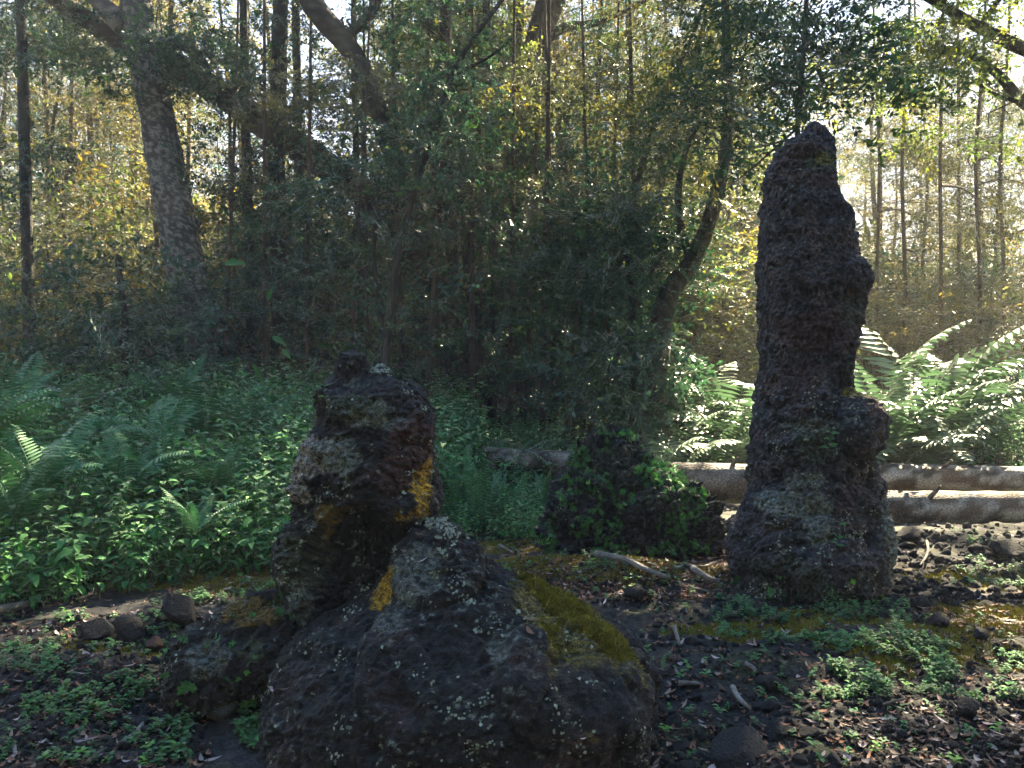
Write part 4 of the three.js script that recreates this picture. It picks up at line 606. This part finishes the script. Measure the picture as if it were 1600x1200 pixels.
// ---------------------------------------------------------------- creeping plants and moss
reseed(71);
{
  const mk = (n, r) => { const pos = [], idx = []; for (let i = 0; i < n; i++) { const a = i / n * 6.28 + rr(-0.4, 0.4), e = rr(0.1, 0.6), dir = V(Math.cos(a) * Math.cos(e), Math.sin(e), Math.sin(a) * Math.cos(e)), nr = V(-dir.x * 0.4, 1, -dir.z * 0.4).normalize(); nr.addScaledVector(dir, -nr.dot(dir)).normalize(); leafTris(pos, idx, V(0, rr(0, 0.03), 0), dir, nr, r * rr(0.8, 1.3), r * 0.8, 0.15, true); } return geoOf(pos, idx); };
  const gs = [mk(9, 0.017), mk(11, 0.014), mk(7, 0.022)], lists = [[], [], []];
  const put = (p, n) => lists[Math.floor(rnd() * 3)].push({ p, q: new THREE.Quaternion().setFromUnitVectors(V(0, 1, 0), n).multiply(eul(0, rr(0, 6.28), 0)), s: rr(0.6, 1.5), c: tint(0.5) });
  const patchy = (x0, x1, y0, y1, n) => { for (let i = 0; i < n * 1.5;) { const p = onGround(rr(x0, x1), rr(y0, y1)); i++; if (fbm(p.x * 3.1 + 8, 0, p.z * 3.1, 3) < 0.03) continue; p.y += 0.004; put(p, V(0, 1, 0)); } };
  patchy(0, 300, 960, 1200, 620); patchy(1120, 1420, 940, 1000, 420); patchy(1240, 1600, 1000, 1100, 700); patchy(370, 480, 1080, 1200, 260); patchy(230, 440, 880, 950, 420); patchy(800, 950, 840, 900, 260); patchy(820, 1160, 800, 850, 400); patchy(1200, 1330, 1000, 1060, 200); patchy(1480, 1600, 830, 920, 160);
  for (const [x0, x1, y0, y1, n] of [[0, 300, 960, 1200, 120], [1000, 1600, 950, 1200, 180], [780, 1130, 830, 940, 160]]) for (let i = 0; i < n; i++) put(onGround(rr(x0, x1), rr(y0, y1)), V(0, 1, 0));
  for (let i = 0; i < 2600; i++) { const s = midBody.sample(); if (fbm(s.p.x * 3.4, s.p.y * 3.4, s.p.z * 3.4, 3) > 0.04) put(s.p, s.n); }
  for (let i = 0; i < 130; i++) { const s = nearLobe.sample(); if (fbm(s.p.x * 5, s.p.y * 5, s.p.z * 5, 2) > 0) put(s.p, s.n); }
  for (let i = 0; i < 260; i++) { const s = tallBody.sample(); if (s.p.y < 0.25) put(s.p, s.n); }
  lists.forEach((l, i) => tag(copies('creeping_plants', gs[i], M.creeper, l, scene), 'small green creeping plants patching the lava rock and ground', 'ground cover', 'green creepers', 'stuff'));
  // moss: short tufts, thick in the patches and ragged at their edges
  const tuft = () => { const pos = [], idx = []; for (let i = 0; i < 16; i++) { const a = rr(0, 6.28), r = Math.sqrt(rnd()) * 0.016, x = Math.cos(a) * r, z = Math.sin(a) * r, h = rr(0.006, 0.014), w = 0.0028, k = pos.length / 3, b = rr(0, 3.14); pos.push(x - w * Math.cos(b), -0.003, z - w * Math.sin(b), x + w * Math.cos(b), -0.003, z + w * Math.sin(b), x + rr(-0.006, 0.006), h, z + rr(-0.006, 0.006)); idx.push(k, k + 1, k + 2); } return geoOf(pos, idx); };
  const tg = [tuft(), tuft()], tl = [[], []], ml = [[], []];
  for (let i = 0; i < 90000 && tl[0].length + tl[1].length < 16000; i++) { const d = 3.6 + 4.4 * rnd(), x = rr(-0.6, 0.62) * d, m = mossAt(x, -d); if (m < 0.2 + 0.3 * rnd()) continue; tl[i % 2].push({ p: V(x, G(x, -d), -d), q: eul(rr(-0.2, 0.2), rr(0, 6.28), rr(-0.2, 0.2)), s: rr(0.7, 1.6), c: color(1, 1, 1).multiplyScalar(rr(0.45, 1.15)).multiply(color(1, rr(0.9, 1.15), 1)) }); }
  tl.forEach((l, i) => tag(copies('moss', tg[i], M.moss, l, scene), 'short olive yellow moss growing in patches on the lava ground', 'moss', 'ground moss', 'stuff'));
  const inv = near.position.clone().negate(), mossy = [[870, 912, 0.24], [900, 945, 0.22], [950, 985, 0.15], [840, 955, 0.12], [930, 960, 0.2]].map(([a, b, r]) => [nearMound.onFront(a, b), r]);
  for (let i = 0; i < 400000 && ml[0].length + ml[1].length < 2600; i++) { const s = nearMound.sample(); let w = -1; for (const [c, r] of mossy) w = Math.max(w, 1 - c.distanceTo(s.p) / r); if (w + 0.9 * fbm(s.p.x * 8, s.p.y * 8, s.p.z * 8, 3) < 0.2 + 0.45 * rnd()) continue; ml[i % 2].push({ p: s.p.add(inv), q: new THREE.Quaternion().setFromUnitVectors(V(0, 1, 0), s.n).multiply(eul(0, rr(0, 6.28), 0)), s: rr(0.6, 1.4), c: color(1, 1, 1).multiplyScalar(rr(0.45, 1.15)) }); }
  ml.forEach((l, i) => copies('moss_patch', tg[i], M.moss, l, near, 'stuff'));
  // crusty lichen: thin raised flakes in colonies on the rock
  const flake = () => { const pos = [0, 0.0012, 0], idx = []; for (let i = 0; i < 7; i++) { const a = i / 7 * 6.28, r = 0.006 * rr(0.55, 1.3); pos.push(Math.cos(a) * r, 0.0003, Math.sin(a) * r); idx.push(0, 1 + (i + 1) % 7, 1 + i); } return geoOf(pos, idx); };
  const fg = [flake(), flake()];
  for (const [t, body, n, ok] of [[near, nearMound, 2600], [near, nearStump, 1100], [near, nearLobe, 500], [tall, tallBody, 1700, (p) => rnd() < 1.25 - 0.8 * p.y], [mid, midBody, 300]]) {
    const l = [[], []], o = t.position.clone().negate();
    for (let i = 0, k = 0; k < n && i < 90000; i++) { const s = body.sample(), f = fbm(s.p.x * 5 + 2, s.p.y * 5, s.p.z * 5, 3) + 0.5 * noise(s.p.x * 21, s.p.y * 21, s.p.z * 21); if (f < 0.1 + 0.22 * rnd() || ok && !ok(s.p)) continue; k++; const v = rr(0.3, 0.95); l[k % 2].push({ p: s.p.clone().addScaledVector(s.n, 0.001).add(o), q: new THREE.Quaternion().setFromUnitVectors(V(0, 1, 0), s.n).multiply(eul(0, rr(0, 6.28), 0)), s: rr(0.4, 1.25), c: color(v * rr(0.85, 1.05), v, v * rr(0.8, 1)) }); }
    l.forEach((e, i) => copies('lichen', fg[i], M.lichen, e, t, 'stuff'));
  }
  // a few seedlings one can point to
  const seedling = (label, body, px, py, n, L, mat) => { const q = body.onFront(px, py); q.z += 0.06; const t = thing('seedling', label, 'seedling', q), a = new THREE.Vector3(0, 0.16 * n / 8, 0.05); part('stem', tube([V(0, -0.02, -0.05), a.clone().multiplyScalar(0.5), a], [0.003, 0.002, 0.001], { sides: 5, seg: 6 }), M.twig, t); for (let i = 0; i < n; i++) { const pos = [], idx = [], f = rr(0.2, 1), g = i * 2.4, dir = V(Math.cos(g), rr(0, 0.5), 0.5 + 0.4 * Math.sin(g)).normalize(), nr = V(-dir.x * 0.3, 0.8, 0.5).normalize(); nr.addScaledVector(dir, -nr.dot(dir)).normalize(); leafTris(pos, idx, a.clone().multiplyScalar(f), dir, nr, L * rr(0.8, 1.2), L * 0.4, 0.2, true); part('leaf', geoOf(pos, idx), mat, t); } };
  seedling('bright green seedling growing from the middle of the tall lava tree', tallBody, 1258, 702, 9, 0.06, M.creeper);
  seedling('round-leaved seedling growing low on the tall lava tree', tallBody, 1262, 836, 9, 0.045, M.herb);
  seedling('tiny green seedling near the top of the short lava tree', nearStump, 528, 628, 5, 0.03, M.creeper);
}

// ---------------------------------------------------------------- leafy herbs on the left
reseed(81);
{
  const mk = (n, h, L) => { const pos = [], idx = []; let a = rr(0, 6); const lean = V(rr(-0.12, 0.12), 0, rr(-0.12, 0.12));
    { const k = pos.length / 3; for (const [y, w] of [[0, 0.006], [h, 0.002]]) for (let j = 0; j < 3; j++) pos.push(lean.x * y / h + w * Math.cos(j * 2.09), y, lean.z * y / h + w * Math.sin(j * 2.09)); for (let j = 0; j < 3; j++) { const m = (j + 1) % 3; idx.push(k + j, k + m, k + 3 + j, k + m, k + 3 + m, k + 3 + j); } }
    for (let i = 0; i < n; i++) { a += 1.57 + rr(-0.5, 0.5); const t = lerp(0.25, 1, i / (n - 1)), e = lerp(-0.25, 0.1, t) + rr(-0.25, 0.2), dir = V(Math.cos(a) * Math.cos(e), Math.sin(e), Math.sin(a) * Math.cos(e)), nr = V(-dir.x * dir.y, 1, -dir.z * dir.y).normalize(); nr.addScaledVector(dir, -nr.dot(dir)).normalize(); const b = V(lean.x * t, h * t, lean.z * t).addScaledVector(dir, 0.03); leafTris(pos, idx, b, dir, nr, L * rr(0.75, 1.2), L * rr(0.5, 0.62), 0.18, true); }
    return geoOf(pos, idx); };
  const gs = [mk(11, 0.5, 0.11), mk(13, 0.6, 0.1), mk(9, 0.42, 0.12), mk(14, 0.7, 0.09)], lists = [[], [], [], []];
  const edge = (x) => 5.45 + 0.75 * ss(-3.2, -1.6, x) + 0.3 * noise(x * 1.3, 0, 4);       // near edge of the thicket
  for (let i = 0; i < 4200; i++) {
    const d = lerp(5.3, 11.8, Math.pow(rnd(), 0.9)), x = rr(-0.66, 0.02) * d, p = V(x, 0, -d);
    if (d < edge(x) || x > -1.15 && d < 8 || x > -0.4) continue;
    const near_ = 1 - ss(0, 0.8, d - edge(x)); p.y = G(x, -d) + (d > 7.5 ? rr(0, 0.28) : 0) - 0.02;
    lists[Math.floor(rnd() * 4)].push({ p, q: eul(rr(-0.2, 0.2), rr(0, 6.28), rr(-0.2, 0.2)), s: rr(0.75, 1.25) * lerp(1, 0.6, near_), c: tint(0.3) });
  }
  for (let i = 0; i < 1300; i++) { const d = rr(9.2, 11.8), x = rr(-0.08, 0.24) * d; lists[i % 4].push({ p: V(x, G(x, -d) - 0.02, -d), q: eul(0, rr(0, 6.28), 0), s: rr(0.4, 0.75), c: tint(0.4) }); }
  for (let i = 0; i < 900; i++) { const d = rr(10.2, 13), x = rr(0.2, 0.62) * d; lists[i % 4].push({ p: V(x, G(x, -d) - 0.02, -d), q: eul(0, rr(0, 6.28), 0), s: rr(0.4, 0.9), c: tint(0.4) }); }
  for (let i = 0; i < 500; i++) { const d = rr(7.4, 9.2), x = rr(-0.14, 0.03) * d; lists[i % 4].push({ p: V(x, G(x, -d) - 0.02, -d), q: eul(0, rr(0, 6.28), 0), s: rr(0.3, 0.6), c: tint(0.4) }); }
  lists.forEach((l, i) => tag(copies('leafy_undergrowth', gs[i], M.herb, l, scene), 'dense thicket of green broad-leaved herbs covering the left and the forest edge', 'undergrowth', 'leafy herb thicket', 'stuff'));
  // herbs one can pick out along the near edge of the thicket
  const leafG = [0, 1, 2].map((i) => { const pos = [], idx = []; leafTris(pos, idx, V(0, 0, 0), V(0, -0.15, -1).normalize(), V(0, 1, -0.15).normalize(), 0.11 + i * 0.012, 0.062, 0.2, true); return geoOf(pos, idx); }), stemG = tube([V(0, -0.04, 0), V(0.01, 0.2, 0), V(0.03, 0.42, 0.01)], [0.005, 0.004, 0.002], { sides: 5, seg: 6 });
  for (let i = 0; i < 26; i++) {
    const x = lerp(-3.15, -1.5, (i + rnd() * 0.6) / 26), d = edge(x) + rr(0.02, 0.2), t = thing('leafy_herb', i < 13 ? 'broad-leaved green herb on the near edge of the thicket at far left' : 'broad-leaved green herb on the near edge of the thicket beside the short lava tree', 'herb', V(x, G(x, -d), -d), i < 13 ? 'edge herbs at far left' : 'edge herbs beside the short lava tree');
    part('stem', stemG, M.herb, t); t.rotation.set(rr(-0.2, 0.25), rr(0, 6.28), rr(-0.15, 0.15)); t.scale.setScalar(rr(0.6, 1.0));
    for (let k = 0; k < 10; k++) { const f = lerp(0.2, 1, k / 9), l = part('leaf', leafG[k % 3], M.herb, t); l.position.set(0.03 * f, 0.42 * f, 0.01 * f); l.rotation.set(rr(-0.5, 0.25), k * 1.57 + rr(-0.4, 0.4), rr(-0.3, 0.3), 'YXZ'); l.scale.setScalar(rr(0.7, 1.15)); }
  }
}

// ---------------------------------------------------------------- ferns: fronds of paired leaflets
reseed(91);
function frondGeo({ len, width, pairs, arch, sub, droop = 0.2 }) {
  const pos = [], idx = [], at = (t) => V(0, Math.sin(t * arch) * len / Math.max(arch, 0.3) * 0.9, -len * (arch > 0.2 ? (1 - Math.cos(t * arch)) / arch * 0.6 + t * 0.55 : t));
  for (let i = 0; i < 12; i++) { const a = at(i / 12), b = at((i + 1) / 12), k = pos.length / 3, w = 0.007 * (1 - i / 13); for (const [p, v] of [[a, w], [b, w * 0.93]]) for (let j = 0; j < 3; j++) pos.push(p.x + v * Math.cos(j * 2.09), p.y + v * Math.sin(j * 2.09), p.z); for (let j = 0; j < 3; j++) { const m = (j + 1) % 3; idx.push(k + j, k + m, k + 3 + j, k + m, k + 3 + m, k + 3 + j); } }
  for (let i = 0; i < pairs; i++) {
    const t = lerp(sub ? 0.2 : 0.08, 0.99, i / (pairs - 1)), p = at(t), tg = at(Math.min(1, t + 0.01)).sub(at(t - 0.01)).normalize(), up = V(1, 0, 0).cross(tg).normalize(), prof = width > 0.2 ? Math.pow(Math.sin(Math.PI * Math.min(0.985, 0.25 + 0.74 * t)), 0.7) : Math.pow(1 - t, 0.35) * Math.min(1, 0.4 + t * 3);
    for (const s of [-1, 1]) {
      const dir = V(s, 0, 0).addScaledVector(tg, sub ? 0.55 : 0.3).addScaledVector(up, -droop + rr(-0.12, 0.12)).normalize(), nr = up.clone().addScaledVector(dir, -up.dot(dir)).normalize(), L = width * prof * rr(0.9, 1.08);
      if (!sub) { leafTris(pos, idx, p, dir, nr, L, len / pairs * 0.86, 0.12, width > 0.2); continue; }
      const q = Math.max(4, Math.round(sub * prof));
      for (let k = 0; k < q; k++) for (const z of [-1, 1]) { const f = (k + 0.6) / q, b = p.clone().addScaledVector(dir, L * f).addScaledVector(nr, -L * 0.16 * f * f), sd = V(0, 0, 0).crossVectors(nr, dir).multiplyScalar(z).addScaledVector(dir, 0.45).normalize(); leafTris(pos, idx, b, sd, nr, L * 0.2 * (1 - 0.6 * f) + 0.012, L / q * 0.85, 0.15); }
      leafTris(pos, idx, p.clone().addScaledVector(dir, L * 0.9), dir, nr, L * 0.16, 0.012);
    }
  }
  return geoOf(pos, idx);
}
const FR = { broad: [frondGeo({ len: 1.0, width: 0.3, pairs: 17, arch: 2.2, droop: 0.1 }), frondGeo({ len: 1.15, width: 0.32, pairs: 19, arch: 1.8, droop: 0.2 }), frondGeo({ len: 0.95, width: 0.26, pairs: 17, arch: 2.5, droop: 0.15 })], sword: [frondGeo({ len: 0.7, width: 0.1, pairs: 22, arch: 0.9, droop: 0.05 }), frondGeo({ len: 0.75, width: 0.09, pairs: 24, arch: 1.3, droop: 0.1 })], comb: [frondGeo({ len: 1.0, width: 0.24, pairs: 26, arch: 1.9, droop: 0.3 }), frondGeo({ len: 1.0, width: 0.26, pairs: 24, arch: 1.4, droop: 0.35 })] };
function fern(name, label, pos, kind, n, size, o = {}) {
  const t = thing(name, label, 'fern', pos, o.group), a0 = rr(0, 6.28);
  for (let i = 0; i < n; i++) { const f = part('frond', FR[kind][i % FR[kind].length], o.mat ?? (kind === 'broad' && pos.z < -9 ? M.fern : M.softFern), t); f.rotation.set(rr(o.tip0 ?? -0.2, o.tip1 ?? 0.5), (o.face ?? a0) + (o.face !== undefined ? rr(-(o.fan ?? 1.2), o.fan ?? 1.2) : i / n * 6.28 + rr(-0.3, 0.3)), rr(-0.3, 0.3), 'YXZ'); f.scale.setScalar(size * rr(0.75, 1.15)); f.position.y = o.h ?? 0; }  // distant broad ferns get the glare tone, all others the shaded tone
  return t;
}
const gp = (px, d, h = 0) => { const p = P(px, 600, d); p.y = G(p.x, p.z) + h; return p; };
// sunlit mass right of the tall lava tree, and left of it
[[1345, 9.8, 1.0], [1400, 10.2, 1.1], [1450, 10.4, 1.15], [1500, 10.8, 1.1], [1545, 11.2, 0.9], [1370, 11, 1.35], [1430, 11.4, 1.5], [1480, 11.6, 1.4], [1420, 9.75, 0.75], [1470, 9.8, 0.7]].forEach(([x, d, s], i) => fern('tree_fern', ['bright backlit fern just right of the tall lava tree', 'bright backlit fern in the front of the right fern mass', 'glaring white backlit fern amid the right fern mass', 'drooping backlit fern above the litter bank at right', 'fern at the right end of the backlit mass', 'tall fern rising behind the tall lava tree\u2019s right side', 'tallest fern of the right mass with raised fronds', 'tall fern behind the drooping fern at right', 'low fern drooping over the upper log', 'second low fern drooping over the upper log, farther right'][i], gp(x, d, 0.15), 'broad', 9, s));
[[1060, 10.2, 0.8], [1110, 10.4, 0.95], [1150, 10, 0.9], [1090, 11.2, 1.1], [1140, 11.4, 1.3], [1050, 9.6, 0.6]].forEach(([x, d, s], i) => fern('tree_fern', ['backlit fern behind the overgrown mound', 'backlit fern left of the tall lava tree, above the brown log', 'white glinting fern touching the left edge of the tall lava tree', 'fern behind the backlit ferns left of the tall lava tree', 'taller fern half hidden behind the tall lava tree\u2019s left edge', 'small fern on the right shoulder of the overgrown mound'][i], gp(x, d, 0.1), 'broad', 9, s));
[[1560, 11.6, 0.8], [1590, 12, 0.9], [1530, 12.4, 0.9]].forEach(([x, d, s], i) => fern('fern', ['green grassy fern at the right edge of the wood', 'outermost green fern at the right edge', 'green fern behind the right end of the backlit mass'][i], gp(x, d, 0.1), 'sword', 12, s * 1.3));
// sword ferns by the short lava tree
[[752, 7.7, 0.95, 'upright sword fern in front of the grey fallen log'], [720, 7.9, 0.8, 'sword fern close to the right side of the short lava tree'], [790, 7.8, 0.85, 'sword fern next to the overgrown mound'], [700, 8.6, 0.8, 'pale sword fern higher up beside the short lava tree'], [845, 8.3, 0.6, 'small sword fern leaning on the left side of the overgrown mound']].forEach(([x, d, s, l]) => fern('sword_fern', l, gp(x, d), 'sword', 7, s, { tip0: 0.2, tip1: 0.9 }));
[[870, 9.4], [910, 9.6], [800, 9.9], [960, 9.6], [1000, 9.3], [740, 9.9], [1020, 10], [840, 10.4]].forEach(([x, d]) => fern('fern', 'small pale fern along the forest edge behind the overgrown mound', gp(x, d), 'broad', 8, 0.5, { group: 'forest edge ferns behind the overgrown mound' }));
// left side
{ const p = P(-12, 668, 5.9); fern('tree_fern', 'large bright green fern frond spray at the left edge', V(p.x - 0.25, p.y - 0.28, p.z), 'comb', 7, 0.8, { face: -1.25, fan: 0.55, tip0: 0, tip1: 0.4 }); }
[[60, 735, 6.2, 'arching fern below the bright frond spray at left'], [250, 690, 8, 'broad fern in the middle of the herb thicket'], [320, 665, 8.6, 'fern at the right upper part of the herb thicket'], [270, 620, 10, 'fern at the top of the herb thicket'], [195, 745, 6.8, 'fern with curled tip in the left herb thicket'], [330, 745, 6.9, 'small fern low in the herb thicket near the short lava tree'], [20, 780, 5.9, 'dim fern at the left edge under the arching fern'], [390, 660, 9.2, 'fern in the thicket just left of the short lava tree'], [130, 640, 9.4, 'fern at the back of the thicket on the left'], [20, 640, 8.4, 'fern at the left edge behind the bright frond spray'], [300, 800, 6.2, 'fern half sunk in the front of the herb thicket']].forEach(([x, y, d, l], i) => { const p = P(x, y, d); p.y -= 0.16; fern('fern', l, p, i % 3 === 1 ? 'comb' : i % 3 ? 'broad' : 'comb', 7, [0.62, 0.75, 0.7, 0.7, 0.55, 0.45, 0.55, 0.6, 0.65, 0.7, 0.4][i], { tip0: -0.1, tip1: 0.5 }); });
[[258, 752, 7], [308, 758, 7.2], [360, 770, 7.1], [170, 760, 7]].forEach(([x, y, d], i) => { const p = P(x, y, d); p.y -= 0.2; fern('sword_fern', ['narrow upright sword fern in the middle of the thicket', 'narrow sword fern bending right in the thicket', 'feathery sword fern nearest the short lava tree in the thicket', 'sword fern drooping left in the thicket'][i], p, 'sword', 5, 0.75, { tip0: 0.5, tip1: 1 }); });
// climbing plant with big pale leaves on the leaf-wrapped trunk
{
  const d = 10.0, o = P(415, 640, d); o.y = G(o.x, o.z); const t = thing('climbing_vine', 'climbing plant with big pale green leaves before the leaf-wrapped trunk', 'vine', o);
  const l = [[405, 640], [412, 590], [422, 530], [418, 470], [425, 410]].map(([x, y]) => P(x, y, d).sub(o)); l[0].y = -0.05; part('stem', tube(l, [0.008, 0.006, 0.004], { sides: 6, paint: stickPaint(0.1, 0.13, 0.05) }), M.deadwood, t);
  [[425, 525, 0.2, 1, -0.6], [440, 545, 0.16, 1, -1], [350, 412, 0.26, 1.2, 0.05], [412, 600, 0.16, -0.3, 1], [405, 585, 0.14, -0.5, 1], [418, 470, 0.17, 0.4, 1], [390, 585, 0.15, -1, 0.1]].forEach(([x, y, L, dx, dy]) => { const pos = [], idx = [], dir = V(dx, dy, 0.25).normalize(), nr = V(0.1, 0.5, 0.85); nr.addScaledVector(dir, -nr.dot(dir)).normalize(); leafTris(pos, idx, P(x, y, d - 0.15).sub(o), dir, nr, L, L * 0.38, 0.2, true); part('leaf', geoOf(pos, idx), M.creeper, t); });
}
shade(scene);
renderer.render(scene, camera);
